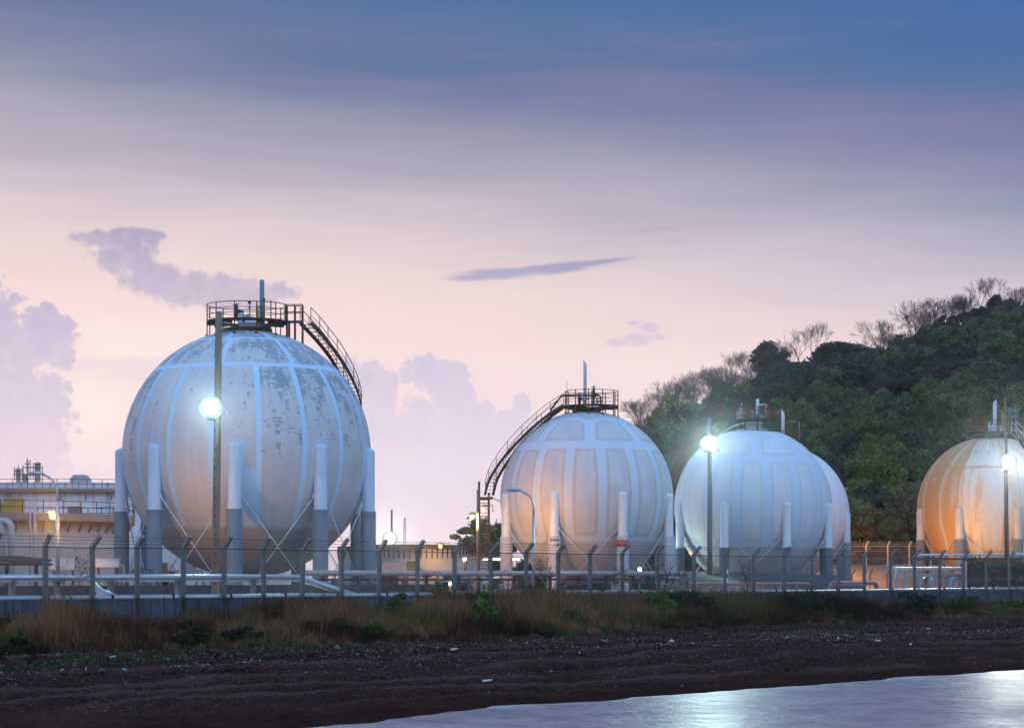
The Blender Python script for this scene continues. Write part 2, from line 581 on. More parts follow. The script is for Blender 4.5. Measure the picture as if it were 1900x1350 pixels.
for i in range(n):
    a = i * 4
    for k in range(3): Fq.append((a + k, a + 4 + k, a + 5 + k, a + 1 + k))
wall = np_mesh('sea_wall', np.array(V), np.array(Fq), m_wall)
tag(wall, 'low ribbed concrete sea wall streaked with black and rusty stains', 'wall')
# a coping kerb carrying the pipe along the top
m_conc = weathered('grey_concrete', (0.30, 0.30, 0.30), (0.14, 0.13, 0.12), 1.2, 0.8, 0.85, 0, 0.5, (0.06, 0.045, 0.035))
m_post = weathered('post_concrete', (0.27, 0.28, 0.27), (0.09, 0.10, 0.10), 2.0, 0.9, 0.85, 0, 0.55, (0.04, 0.035, 0.03))
cp = MB(); M3 = Matrix((DS, DN, (0, 0, 1))).transposed()
cp.box(sq((s0 + s1) / 2, QW + 0.42, 2.50), (s1 - s0, 0.42, 0.06), M=M3)
cp.build('coping', m_conc, wall, None)

# ================================================================ chain link fence on the wall
fence = empty('chain_link_fence', sq(90, QW + 0.1, 2.64), 'long chain link fence with bent concrete posts and barbed wire along the sea wall', 'fence')
POSTS = [-225, -116, -12, 85, 172, 255, 340, 415, 490, 561, 634, 703, 774, 843, 911, 976, 1036, 1095, 1155, 1220, 1287, 1345, 1398, 1455, 1506, 1556, 1604, 1652, 1697, 1743, 1787, 1830, 1873, 1915, 1957, 1998, 2038]
m_dark = weathered('dark_steel', (0.030, 0.030, 0.034), (0.06, 0.03, 0.02), 3, 0.5, 0.6, 0.4)
m_wire = weathered('galvanised_wire', (0.16, 0.17, 0.18), (0.08, 0.05, 0.035), 0.4, 0.8, 0.55, 0.6)
m_barb = weathered('rusty_barbed_wire', (0.05, 0.04, 0.04), (0.08, 0.04, 0.03), 1.0, 0.7, 0.7, 0.3)
PS = []
armdir = (-DN * 0.62 + Vector((0, 0, 1)) * 0.72).normalized()
for i, px in enumerate(POSTS):
    s, Y = on_line(px, QW + 0.1)
    jz = random.uniform(-0.03, 0.03)
    PS.append((s, jz))
    b = MB()
    w = 0.155
    base = sq(s, QW + 0.1, 0)
    top = base + Vector((0, 0, 4.58 + jz)) + DS * random.uniform(-.045, .045) + DN * random.uniform(-.03, .03)
    ad = (armdir + DS * random.uniform(-.10, .10) + Vector((0, 0, random.uniform(-.08, .08)))).normalized()
    b.beam(base + Vector((0, 0, 2.2)), top, w, w * 0.9, up=DN)
    tip = top + ad * random.uniform(.54, .61)
    b.beam(top - ad * 0.05, tip, w * 0.93, w * 0.86, up=DN)
    # stays that hold the mesh: small dark ties and holes in the arm
    for k in range(3):
        c_ = top + ad * (0.16 + 0.15 * k)
        b.box(c_ - DN * 0.005, (w * 1.03, 0.028, 0.05), M=M3)
    for zz in (2.95, 3.45, 3.95, 4.42):
        b.box(base + Vector((0, 0, zz)), (w + 0.10, w + 0.012, 0.025), M=M3)
    b.build('post', m_post, fence, base + Vector((0, 0, 2.64)), bevel=0.008)
    # pilaster on the wall face under each post
    pl = MB(); pl.box(sq(s, QW - 0.035, 1.93), (0.24, 0.07, 1.44), M=M3)
    pl.build('pilaster', m_wall, wall)
sa, sb = PS[0][0], PS[-1][0]
rt = MB(); rt.tube([sq(s, QW + 0.03, 4.55 + jz) for s, jz in PS], 0.022, 6); rt.build('top_rail', m_barb, fence)
for zz in (3.3,):
    rt = MB(); rt.tube([sq(s, QW + 0.02, zz) for s, jz in PS], 0.007, 4); rt.build('line_wire', m_wire, fence)
for k in range(3):
    rt = MB()
    pts = []
    for j in range(len(PS) - 1):
        for f in (0, 0.5):
            s = PS[j][0] + (PS[j + 1][0] - PS[j][0]) * f
            zz = 4.58 + (0.18 + 0.17 * k) * 0.72 - (0.03 if f else 0)
            pts.append(sq(s, QW + 0.1 - (0.18 + 0.17 * k) * 0.62, zz))
    rt.tube(pts, 0.008, 4)
    for s in np.arange(sa, sb, 0.22):
        c_ = sq(s, QW + 0.1 - (0.18 + 0.17 * k) * 0.62, 4.57 + (0.18 + 0.17 * k) * 0.72)
        rt.beam(c_ - Vector((0.02, 0, 0.035)), c_ + Vector((0.02, 0, 0.035)), 0.008, 0.008)
    rt.build('barbed_wire', m_barb, fence)
# woven mesh: two families of slanting wires
z0, z1 = 2.66, 4.55
Vs = []; Fs = []
hh = z1 - z0; wd = 0.0050
for fam in (1, -1):
    st_ = np.arange(sa - hh, sb + hh, 0.105)
    for s in st_:
        a0, b0 = s, s + hh * fam
        za, zb = z0, z1
        lo, hi = min(a0, b0), max(a0, b0)
        if hi < sa or lo > sb: continue
        def clip(t): return t
        ta = 0.0; tb = 1.0
        for lim, sg in ((sa, 1), (sb, -1)):
            fa = (a0 - lim) * sg; fb = (b0 - lim) * sg
            if fa < 0 and fb > 0: ta = max(ta, fa / (fa - fb))
            if fb < 0 and fa > 0: tb = min(tb, fa / (fa - fb))
        p0 = sq(a0 + (b0 - a0) * ta, QW + 0.012 + 0.004 * fam, z0 + hh * ta); p1 = sq(a0 + (b0 - a0) * tb, QW + 0.012 + 0.004 * fam, z0 + hh * tb)
        d = (p1 - p0).normalized(); u = d.cross(DN)
        b = len(Vs)
        for pp in (p0, p1):
            Vs += [tuple(pp + u * wd), tuple(pp - u * wd), tuple(pp - DN * wd * 1.4)]
        Fs += [(b, b + 1, b + 4, b + 3), (b + 1, b + 2, b + 5, b + 4), (b + 2, b, b + 3, b + 5)]
me_ = np_mesh('chain_mesh', np.array(Vs) - np.array(wl(fence)), np.array(Fs), m_wire, parent=fence)
# ================================================================ spherical gas tanks
m_rail = weathered('red_brown_rail', (0.085, 0.022, 0.018), (0.03, 0.018, 0.016), 3, 0.7, 0.6, 0.1)
m_black = weathered('blackened_steel', (0.020, 0.020, 0.023), (0.05, 0.03, 0.022), 3, 0.6, 0.6, 0.3)
m_redrail = weathered('red_rail', (0.22, 0.03, 0.026), (0.12, 0.02, 0.02), 3, 0.6, 0.55)
m_rust = weathered('rusty_steel', (0.085, 0.035, 0.025), (0.03, 0.02, 0.018), 3, 0.8, 0.75, 0.1)
m_yell = weathered('yellow_paint', (0.42, 0.31, 0.08), (0.30, 0.16, 0.03), 4, 0.6, 0.5)
m_vent = weathered('vent_paint', (0.50, 0.55, 0.60), (0.30, 0.32, 0.34), 2, 0.5, 0.5)
m_bluevent = weathered('blue_grey_paint', (0.10, 0.24, 0.30), (0.05, 0.13, 0.17), 2, 0.5, 0.5)
m_white = weathered('white_paint', (0.70, 0.76, 0.83), (0.50, 0.50, 0.50), 1.5, 0.5, 0.5, 0, 0.25, (0.25, 0.16, 0.10))
m_valve = weathered('valve_grey', (0.32, 0.36, 0.42), (0.10, 0.11, 0.13), 5, 0.8, 0.5, 0.3)


def lonlat():
    x, y, z = sep(coord())
    r = mth('SQRT', x * x + y * y + z * z)
    zn = z / r
    lat = mth('ARCSINE', zn)
    lon = mth('ARCTAN2', x, y * -1.0)
    cl = mth('SQRT', mxx(1.0 - zn * zn, 0.0001))
    return lat, lon, cl


def merid(lon, cl, n, off):
    """angular distance to the nearest of n meridians"""
    d = 2 * math.pi / n
    f = mth('FRACT', (lon - (off - d / 2) + 20 * d) / d)
    return absx(f - 0.5) * d * cl


def both(a, lo, hi, e=0.004):
    return sstep(a, lo - e, lo + e) * sstep(a, hi + e, hi - e)


def shell_grey(R):
    m, bs = new_mat('patched_grey_shell')
    lat, lon, cl = lonlat()
    p = coord()
    wobl = (noise(p, 0.9, 3) - 0.5) * 0.014
    la = lat + wobl; 
    w = 0.185 / R
    nw = 0.0025
    st = sstep(absx(la - R_(41.5)), w + nw, w - nw)
    st = mxx(st, sstep(absx(la - R_(63.5)), w * 0.8 + nw, w * 0.8 - nw) * sstep(la, R_(50), R_(50.1)))
    mm = merid(lon + wobl, cl, 17, R_(5.2))
    st = mxx(st, sstep(mm, w + nw, w - nw) * both(la, R_(-36.5), R_(41.5)))
    mm2 = merid(lon + wobl, cl, 8, R_(29))
    st = mxx(st, sstep(mm2, w + nw, w - nw) * both(la, R_(41.5), R_(63.5)))
    mm3 = merid(lon + wobl, cl, 8, R_(25))
    st = mxx(st, sstep(mm3, w * 1.1 + nw, w * 1.1 - nw) * both(la, R_(63.5), R_(73)))
    # pale line low on the shell, small square patches below the belt
    st = mxx(st, sstep(absx(la + R_(36.0)), 0.010, 0.006) * 0.55)
    st = mxx(st, sstep(absx(la + R_(38.0)), 0.008, 0.005) * 0.35)
    mm4 = merid(lon, cl, 17, R_(15.8))
    st = mxx(st, sstep(mm4, 0.017, 0.014) * sstep(absx(lat - R_(6.3)), 0.022, 0.019) * 0.6)
    st = mxx(st, both(lon, R_(-3), R_(5), 0.003) * both(lat, R_(-36.5), R_(-9), 0.003) * 0.8)
    mc = merid(lon, cl, 9, R_(-5.5))
    st = mxx(st, sstep(mc + (noise(p, 1.6, 3) - 0.5) * 0.02, 0.078, 0.070) * both(la, R_(-27), R_(3.4)) * 0.55)
    # patches of white-out primer round each column head
    base = mix(lin(noise(p, 0.30, 4), 0.35, 0.65), (0.54, 0.53, 0.56), (0.64, 0.62, 0.62))
    sv = noise(vec(lon * 26.0, lat * 1.2, 0.0), 1.0, 4, 0.6)
    base = mix(lin(sv, 0.35, 0.7, 0, 0.28), base, (0.38, 0.35, 0.38))
    # upper right: scuffed down to dark primer in brick-like strokes
    bl = noise(vec(lon * 11.0, lat * 4.2, 3.0), 1.0, 2, 0.5)
    fine = noise(vec(lon * 70.0, lat * 26.0, 1.0), 1.0, 3, 0.75)
    fine2 = noise(vec(lon * 22.0, lat * 90.0, 5.0), 1.0, 2, 0.7)
    zone = lin(lat, R_(-12), R_(30)) * mxx(lin(lon, R_(-12), R_(14)), mxx(lin(lon, R_(-46), R_(-60)), lin(lat, R_(36), R_(56)) * 0.95))
    def cell(a, b, sd):
        n_ = NT.nodes.new('ShaderNodeTexWhiteNoise'); n_.noise_dimensions = '3D'
        put(n_.inputs['Vector'], vec(mth('FLOOR', lon * (R / a) + (fine2 - 0.5) * 0.5), mth('FLOOR', lat * (R / b) + (fine - 0.5) * 0.6), sd)); return X(n_.outputs['Value'])
    sc = sstep(bl * 0.80 + cell(0.62, 1.10, 1.0) * 0.20 + cell(0.17, 0.42, 2.0) * 0.17 + cell(0.55, 0.085, 3.0) * 0.20 + fine * 0.22 + zone * 0.32, 1.01, 1.15)
    sc = sc * lin(zone, 0.0, 0.15)
    base = mix(sc * 0.72, base, mix(fine, (0.08, 0.14, 0.19), (0.26, 0.34, 0.40)))
    rn = noise(vec(lon * 9.0, lat * 7.0, 7.0), 1.0, 4, 0.7)
    base = mix(sstep(rn + fine * 0.12, 0.70, 0.78) * lin(lat, R_(-5), R_(15)) * 0.75, base, (0.30, 0.13, 0.06))
    low = sstep(lat, R_(-36.5), R_(-38.5))
    base = mix(low * 0.6, base, (0.33, 0.27, 0.25))  # underside browned: warm lamplight from the ground painted into the colour
    fl = noise(p, 5.0, 4, 0.7)
    strip = mix(lin(fl, 0.45, 0.72, 0, 0.35), (0.52, 0.70, 0.88), (0.42, 0.52, 0.60))
    c = mix(st * (1.0 - sstep(fine + bl * 0.5, 0.90, 1.0) * 0.5), base, strip)
    finish(bs, c, 0.55, 0, fl, 0.08, 0.01, 0.35)
    return m


def shell_banded(R, name, strip_col, panel_a, panel_b, border, contrast, seed):
    m, bs = new_mat(name)
    lat, lon, cl = lonlat()
    p = coord()
    wob1 = (noise(p, 0.55, 4) - 0.5) * 0.05
    wob2 = (noise(vec(lon * 7.0, lat * 7.0, seed), 1.0, 3) - 0.5) * 0.03
    la = lat + wob1 * 0.5
    w = 0.37 / R
    dm = merid(lon, cl, 16, R_(10.5)) + wob2
    d = mxx(mxx(dm, lat - R_(31)), R_(-27) - la) * 1.0
    # distance from the nearest strip: negative inside
    dv = dm - w
    dh1 = absx(la - R_(35.0)) - w * 1.15
    dh2 = absx(la + R_(29.0)) - w * 0.7
    upper = sstep(lat, R_(34.9), R_(35.1)); lower = sstep(lat, R_(-29.1), R_(-29.3))
    dv = dv + upper * 3.0 + lower * 3.0
    dm2 = merid(lon + wob1 * 0.3, cl, 8, R_(3)) - w * 1.25 + (1.0 - upper) * 3.0 + sstep(lat, R_(59.9), R_(60.1)) * 3.0
    dm3 = absx(la + absx(mth('SINE', (lon - R_(3)) * 4.0)) * -0.10 - R_(57.0)) - w * 1.1
    dd = mn(mn(dv, dh1), mn(dh2, mn(dm2, dm3)))
    st = sstep(dd, 0.004, -0.004)
    bo = sstep(absx(dd - 0.020), 0.024, 0.010)
    fl = noise(p, 4.0, 5, 0.7)
    sv = noise(vec(lon * 20.0, lat * 1.3, seed), 1.0, 5, 0.65)
    base = mix(lin(noise(p, 0.5, 4), 0.35, 0.65), panel_a, panel_b)
    base = mix(lin(sv, 0.4, 0.7, 0, 0.3), base, tuple(x * 0.68 for x in panel_a))
    c = mix(st * contrast, base, strip_col)
    c = mix(bo * lin(fl, 0.35, 0.6, 0.25, 1.0) * contrast, c, border)
    # a few repainted squares and rusty scratches
    mq = merid(lon, cl, 8, R_(-2.5))
    c = mix(sstep(mq, 0.062, 0.056) * sstep(absx(lat + R_(1.0)), 0.075, 0.069) * 0.55 * contrast, c, strip_col)
    rs = noise(vec(lon * 30.0, lat * 8.0, seed + 3.0), 1.0, 5, 0.75)
    c = mix(sstep(rs, 0.68, 0.76) * lin(lat, R_(5), R_(50), 0.1, 0.8), c, (0.20, 0.12, 0.08))
    finish(bs, c, 0.5, 0, fl, 0.08, 0.01, 0.4)
    return m


def shell_orange(R):
    m, bs = new_mat('rust_and_lamplight_shell')
    lat, lon, cl = lonlat()
    p = coord()
    wob = (noise(p, 0.7, 4) - 0.5) * 0.10
    a = lon + wob
    s1_ = noise(vec(a * 3.4, lat * 0.35, 2.4), 1.0, 3, 0.55)
    s2_ = noise(vec(a * 16.0, lat * 0.9, 5.0), 1.0, 5, 0.65)
    c = mix(lin(s1_ + (s2_ - 0.5) * 0.25 + lin(a, R_(35), R_(-55), -0.15, 0.10), 0.46, 0.58), (0.76, 0.70, 0.58), (0.64, 0.38, 0.15))
    left = lin(a, R_(-22), R_(-70))
    c = mix(left * sstep(s1_ + s2_ * 0.5, 0.62, 0.80) * 0.9, c, (0.66, 0.24, 0.05))  # rust mixed with orange lamplight painted on the left side
    blot = noise(vec(a * 5.0, lat * 4.0, 8.0), 1.0, 5, 0.75)
    c = mix(sstep(blot, 0.56, 0.68) * 0.55, c, (0.50, 0.30, 0.16))
    c = mix(sstep(blot, 0.42, 0.30) * 0.5, c, (0.74, 0.73, 0.70))
    dm = merid(a, cl, 16, R_(-20))
    c = mix(sstep(absx(dm - 0.045), 0.016, 0.004) * both(lat, R_(-50), R_(33)) * lin(s2_, 0.3, 0.6, 0.2, 0.8), c, (0.66, 0.40, 0.16))
    c = mix(sstep(absx(lat - R_(33) + wob * 0.3), 0.03, 0.01) * 0.7, c, (0.62, 0.33, 0.13))
    c = mix(sstep(dm, 0.022, 0.012) * both(lat, R_(-50), R_(33)) * 0.55, c, (0.70, 0.68, 0.62))
    c = mix(lin(lat, R_(38), R_(64)) * lin(s2_, 0.35, 0.6) * 0.7, c, (0.42, 0.22, 0.13))
    c = mix(both(lon, R_(-6), R_(9), 0.02) * both(lat, R_(-32), R_(30), 0.02) * 0.8, c, (0.66, 0.68, 0.66))
    fl = noise(p, 4.0, 5, 0.7)
    c = mix(lin(fl, 0.5, 0.75, 0, 0.4), c, (0.40, 0.28, 0.18))
    finish(bs, c, 0.55, 0, fl, 0.1, 0.01, 0.35)
    return m


def smooth_path(pts, n):
    """Catmull-Rom through the points"""
    P = [Vector(p) for p in pts]
    P = [P[0] * 2 - P[1]] + P + [P[-1] * 2 - P[-2]]
    out = []
    m = len(P) - 3
    for k in range(n + 1):
        t = k / n * m; i = min(int(t), m - 1); f = t - i
        a, b, c, d = P[i:i + 4]
        out.append(0.5 * ((2 * b) + (c - a) * f + (2 * a - 5 * b + 4 * c - d) * f * f + (3 * b - a - 3 * c + d) * f ** 3))
    return out


def stairway(root, axis, pts, width, ms, mr, name='stairway', n=36, rail_h=1.05, post_step=4, out_rail=True, in_rail=True):
    path = smooth_path(pts, n)
    st = MB()
    outs = []
    for i, p in enumerate(path):
        d = path[min(i + 1, n)] - path[max(i - 1, 0)]
        o = Vector((p.x - axis.x, p.y - axis.y, 0))
        dh = Vector((d.x, d.y, 0))
        if dh.length > 1e-3:
            dh.normalize(); o = o - dh * o.dot(dh) * 0.75
        o.normalize(); outs.append(o)
    # treads at equal drops
    steps = MB()
    L = [0]
    for i in range(n): L.append(L[-1] + (path[i + 1] - path[i]).length)
    k = 0; nt = int(L[-1] / 0.34)
    for j in range(nt):
        t = (j + 0.5) / nt * L[-1]
        while L[k + 1] < t: k += 1
        f = (t - L[k]) / (L[k + 1] - L[k]); p = path[k].lerp(path[k + 1], f); o = outs[k]
        d = (path[k + 1] - path[k]); d.z = 0
        steps.beam(p - o * width / 2, p + o * width / 2, 0.22, 0.035)
    s_ = steps.build(name, ms, root, axis)
    for side in (-1, 1):
        b = MB()
        for i in range(n):
            b.beam(path[i] + outs[i] * side * width / 2, path[i + 1] + outs[i + 1] * side * width / 2, 0.05, 0.26)
        b.build('stringer', ms, s_, axis)
    for side, ok in ((-1, in_rail), (1, out_rail)):
        if not ok: continue
        b = MB()
        for hz, r in ((rail_h, 0.03), (rail_h * 0.5, 0.02)):
            b.tube([path[i] + outs[i] * side * width / 2 + Vector((0, 0, hz)) for i in range(n + 1)], r, 6)
        for i in range(0, n + 1, post_step):
            q = path[i] + outs[i] * side * width / 2
            b.beam(q - Vector((0, 0, 0.1)), q + Vector((0, 0, rail_h)), 0.05, 0.05)
        b.build('handrail', mr, s_, axis)
    return s_


def arc(c, r, z, a0, a1, n):
    return [Vector((c.x + r * math.sin(a0 + (a1 - a0) * i / n), c.y - r * math.cos(a0 + (a1 - a0) * i / n), z)) for i in range(n + 1)]


def ring_rail(parent, c, r, z, heights, m, n_posts, a0=0.0, a1=2 * math.pi, drop=None, R=None, zc=None, pr=0.035, name='guard_rail'):
    b = MB()
    full = a1 - a0 > 6.28
    for i, h in enumerate(heights):
        pts = arc(c, r, z + h, a0, a1, 48)
        if full: b.tube(pts[:-1], 0.032 if i == 0 else 0.024, 6, closed=True)
        else: b.tube(pts, 0.032 if i == 0 else 0.024, 6)
    for k in range(n_posts + (0 if full else 1)):
        a = a0 + (a1 - a0) * k / n_posts
        x, y = c.x + r * math.sin(a), c.y - r * math.cos(a)
        zb = z
        if drop:
            rr = math.hypot(x - zc.x, y - zc.y)
            zb = zc.z + math.sqrt(max(0.0, R * R - rr * rr)) - 0.03
        b.beam((x, y, zb), (x, y, z + heights[0]), pr * 2, pr * 2)
        if drop: b.box((x, y, zb + 0.05), (0.22, 0.22, 0.10))
    return b.build(name, m, parent, c)


def deck_ring(parent, c, ri, ro, z, th, m, name='platform'):
    b = MB()
    b.lathe(c, [(ri, z - th - c.z), (ro, z - th - c.z), (ro, z - c.z), (ri, z - c.z), (ri, z - th - c.z)], 48, smooth=False)
    for k in range(12):
        a = k * math.pi / 6
        d = Vector((math.sin(a), -math.cos(a), 0))
        b.beam(Vector((c.x, c.y, z - th - 0.09)) + d * ri, Vector((c.x, c.y, z - th - 0.09)) + d * (ro - 0.02), 0.09, 0.18)
    return b.build(name, m, parent, c)


def valve_set(parent, base, h, m, seed=0, top=None, name='relief_valve'):
    """a flanged angle valve with a bonnet and hand lever"""
    b = MB()
    b.lathe(base, [(0.0, 0), (0.22, 0), (0.22, 0.06), (0.11, 0.06), (0.11, h * 0.38), (0.2, h * 0.40), (0.2, h * 0.46), (0.16, h * 0.48), (0.18, h * 0.6), (0.12, h * 0.68),
                   (0.12, h * 0.86), (0.07, h * 0.9), (0.05, h), (0.0, h)], 12)
    b.tube([base + Vector((0, 0, h * 0.54)), base + Vector((0.34, 0, h * 0.54))], 0.09, 8)
    b.lathe(base + Vector((0.34, 0, h * 0.54 - 0.03)), [(0, 0), (0.16, 0), (0.16, 0.06), (0, 0.06)], 10)
    b.beam(base + Vector((-0.25, 0, h * 0.9)), base + Vector((0.25, 0, h * 0.97)), 0.04, 0.04)
    return b.build(name, m, parent, base)


def facing(c):
    """angle that turns a tank's front towards the shore viewpoint"""
    return -math.atan2(c.x, c.y)


def view_frame(c, R):
    a = facing(c); ca, sa = math.cos(a), math.sin(a)
    return lambda x, y, z: Vector((c.x + (x * ca - y * sa) * R, c.y + (x * sa + y * ca) * R, c.z + z * R))


def column_set(root, c, R, ncol, off, z_sleeve, z_top, r_up, r_sl, m_up, m_sl, zg, z_brace, m_rod, extra=None):
    """columns round the equator; each a pipe with a domed head and a concrete sleeve round its lower half"""
    cols = []
    Rc = R + 0.02
    for k in range(ncol):
        a = R_(off) + facing(c) + 2 * math.pi * k / ncol
        x, y = c.x + Rc * math.sin(a), c.y - Rc * math.cos(a)
        b = MB()
        ht = z_top - z_sleeve
        prof = [(r_up, -0.3), (r_up, ht - r_up * 0.7)] + [(r_up * math.cos(t), ht - r_up * 0.7 + r_up * 0.7 * math.sin(t)) for t in np.linspace(0.2, math.pi / 2, 6)]
        b.lathe((x, y, z_sleeve), prof, 20)
        b.lathe((x, y, z_sleeve), [(r_up, .02), (r_up + .07, .02), (r_up + .07, .10), (r_up, .10)], 20, smooth=False)
        b.lathe((x, y, z_sleeve), [(r_up, ht * .52), (r_up + .012, ht * .52), (r_up + .012, ht * .52 + .05), (r_up, ht * .52 + .05)], 20, smooth=False)
        col = b.build('column', m_up, root, (x, y, z_sleeve))
        s = MB()
        s.lathe((x, y, zg), [(r_sl + 0.12, 0), (r_sl + 0.12, 0.25), (r_sl, 0.25), (r_sl, z_sleeve - zg - 0.03), (r_sl - 0.04, z_sleeve - zg), (r_up - 0.02, z_sleeve - zg)], 20)
        s.build('concrete_sleeve', m_sl, col, (x, y, zg))
        # raised doubler plate where the head meets the shell
        d = Vector((math.sin(a), -math.cos(a), 0))
        cols.append((Vector((x, y, 0)), d, a))
    for k in range(ncol):
        p, d, a = cols[k]; q, e, a2 = cols[(k + 1) % ncol]
        t = (q - p).normalized()
        for (u0, u1) in ((p + t * r_up, q - t * r_sl), (q - t * r_up, p + t * r_sl)):
            b = MB()
            A = u0 + Vector((0, 0, z_brace)); B = u1 + Vector((0, 0, zg + 0.5))
            b.tube([A, B], 0.035, 6)
            b.box(A, (0.20, 0.20, 0.30))
            b.tube([A.lerp(B, 0.06), A.lerp(B, 0.12)], 0.06, 6)
            b.build('brace_rod', m_rod, root, A)
    return cols


def gusset(root, c, R, cols, zb, m):
    """the pad plate welded between shell and column"""
    b = MB()
    return b


def tank(px, py, r, R, label, mshell):
    D = R * F / r
    c = at(px, py, D)
    root = empty('gas_sphere', (c.x, c.y, GZ), label, 'gas tank', 'spherical gas tanks on legs')
    b = MB(); b.ball((c.x, c.y, c.z), R, 128, 72)
    sh = b.build('shell', mshell, root, c); sh.rotation_euler.z = facing(c)
    b = MB(); b.lathe((c.x, c.y, GZ), [(0, 0.02), (R + 1.6, 0.02), (R + 1.6, 0.14), (0, 0.141)], 48); b.build('foundation_slab', m_conc, root)
    return root, c, D


# ---- 1: the large grey tank on the left
root, c, D = tank(458.5, 842, 229.5, 8.5, 'largest gas sphere, grey with white strips and dark scuffs, stair down its right side', shell_grey(8.5))
T1 = (root, c, D)
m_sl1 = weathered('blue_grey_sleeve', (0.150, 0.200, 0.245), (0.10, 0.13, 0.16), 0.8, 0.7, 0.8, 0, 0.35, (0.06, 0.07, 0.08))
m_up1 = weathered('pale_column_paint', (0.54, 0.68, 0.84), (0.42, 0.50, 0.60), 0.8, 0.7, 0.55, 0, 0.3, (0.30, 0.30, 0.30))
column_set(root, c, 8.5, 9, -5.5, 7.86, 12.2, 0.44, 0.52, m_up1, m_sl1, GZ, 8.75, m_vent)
P0 = Vector((c.x, c.y, 0)); zt = c.z + 8.5
zd = 20.98
deck_ring(root, c, 1.75, 2.78, zd, 0.10, m_black)
b = MB(); b.lathe(c, [(1.55, zt - c.z - 0.22), (1.72, zt - c.z - 0.22), (1.72, zt - c.z + 0.08), (1.55, zt - c.z + 0.08), (1.55, zt - c.z - 0.22)], 40, smooth=False)
b.build('base_ring', m_black, root, c)
ring_rail(root, c, 2.76, zd, (1.1, 0.72, 0.36), m_rail, 11, R_(98), R_(98 + 344), True, 8.5, c)
b = MB(); b.lathe((c.x + 0.15, c.y, zt), [(0, 0.0), (0.68, 0.0), (0.68, 0.42), (0.80, 0.42), (0.80, 0.58), (0, 0.6)], 24); b.build('manhole_nozzle', m_white, root)
k = 1 / (F / D)                                      # metres per photo pixel at the tank's axis
b = MB(); q = Vector((c.x + (486 - 458.5) * k, c.y, zd)); b.tube([q - Vector((0, 0, .5)), Vector((q.x, q.y, 23.75))], 0.165, 14); b.ball((q.x, q.y, 23.75), 0.165, 14, 6, (1, 1, .6))
b.build('vent_pipe', m_bluevent, root)
b = MB(); q = Vector((c.x + (479.5 - 458.5) * k, c.y - 0.5, zd)); b.tube([q - Vector((0, 0, .3)), q + Vector((0, 0, 1.02))], 0.11, 12); b.tube([q + Vector((0, 0, 1.0)), q + Vector((0, 0, 1.3))], 0.02, 6)
b.build('yellow_cylinder', m_yell, root)
valve_set(root, Vector((c.x + (440 - 458.5) * k, c.y - 0.4, zd)), 1.2, m_black)
valve_set(root, Vector((c.x + (446 - 458.5) * k, c.y + 0.3, zd - 0.2)), 1.05, m_vent)
valve_set(root, Vector((c.x + (462 - 458.5) * k, c.y - 0.2, zd - 0.1)), 0.6, m_valve)
b = MB(); q = Vector((c.x + (464 - 458.5) * k, c.y - 0.3, zd)); b.tube([q, q + Vector((0, 0, 1.15))], 0.03, 6); b.box(q + Vector((0, 0, 1.27)), (0.20, 0.16, 0.20)); b.box(q + Vector((0, 0, 0.9)), (0.14, 0.12, 0.10))
b.build('level_gauge', m_black, root)
b = MB(); q = Vector((c.x + (493 - 458.5) * k, c.y - 0.9, zd))
b.tube([q, q + Vector((0, 0, 1.35)), q + Vector((0.45, 0, 1.35)), q + Vector((0.45, 0, 0.1))], 0.04, 8); b.box(q + Vector((-.02, 0, 1.4)), (0.16, 0.12, 0.14))
b.build('davit', m_rail, root)
# walkway off the platform, then the stair down the side
gx0, gx1 = c.x + 2.55, c.x + (563 - 458.5) * k
b = MB(); b.box(((gx0 + gx1) / 2, c.y - 0.1, zd - 0.05), (gx1 - gx0, 0.9, 0.10))
for x in (c.x + 2.9, c.x + 3.3, gx1 - 0.05):
    for yy in (-0.53, 0.33):
        rr = math.hypot(x - c.x, yy)
        b.beam((x, c.y + yy, c.z + math.sqrt(8.5 ** 2 - rr * rr) - 0.02), (x, c.y + yy, zd), 0.07, 0.07)
gw = b.build('walkway', m_black, root)
for yy in (-0.53, 0.33):
    b = MB()
    for hz in (1.1, 0.6): b.tube([(gx0, c.y + yy, zd + hz), (gx1, c.y + yy, zd + hz)], 0.035, 6)
    for x in (gx0 + .1, c.x + 3.3, gx1 - .05): b.beam((x, c.y + yy, zd), (x, c.y + yy, zd + 1.1), 0.07, 0.07)
    b.build('handrail', m_rail, gw)
U = view_frame(c, 8.5)
stairway(root, Vector((c.x, c.y, zd)), [U(.470, -.01, 1.065), U(.60, .0, .925), U(.735, .06, .755), U(.845, .18, .56), U(.895, .33, .40), U(.89, .45, .28)], 0.75, m_black, m_rail)

# ---- 2: patched tank in the middle
root, c, D = tank(1088.5, 923, 160.5, 7.8, 'gas sphere with pale panels outlined in rust, dark stair curving down its left side',
                  shell_banded(7.8, 'outlined_panel_shell', (0.58, 0.72, 0.88), (0.58, 0.56, 0.58), (0.66, 0.63, 0.63), (0.50, 0.38, 0.27), 0.58, 1.0))
T2 = (root, c, D)
k = D / F
m_sl2 = weathered('pale_sleeve', (0.50, 0.50, 0.52), (0.30, 0.27, 0.25), 0.9, 0.6, 0.75, 0, 0.5, (0.16, 0.12, 0.10))
cols = column_set(root, c, 7.8, 8, -21.2, 6.95, 10.85, 0.42, 0.54, m_white, m_sl2, GZ, 7.6, m_vent)
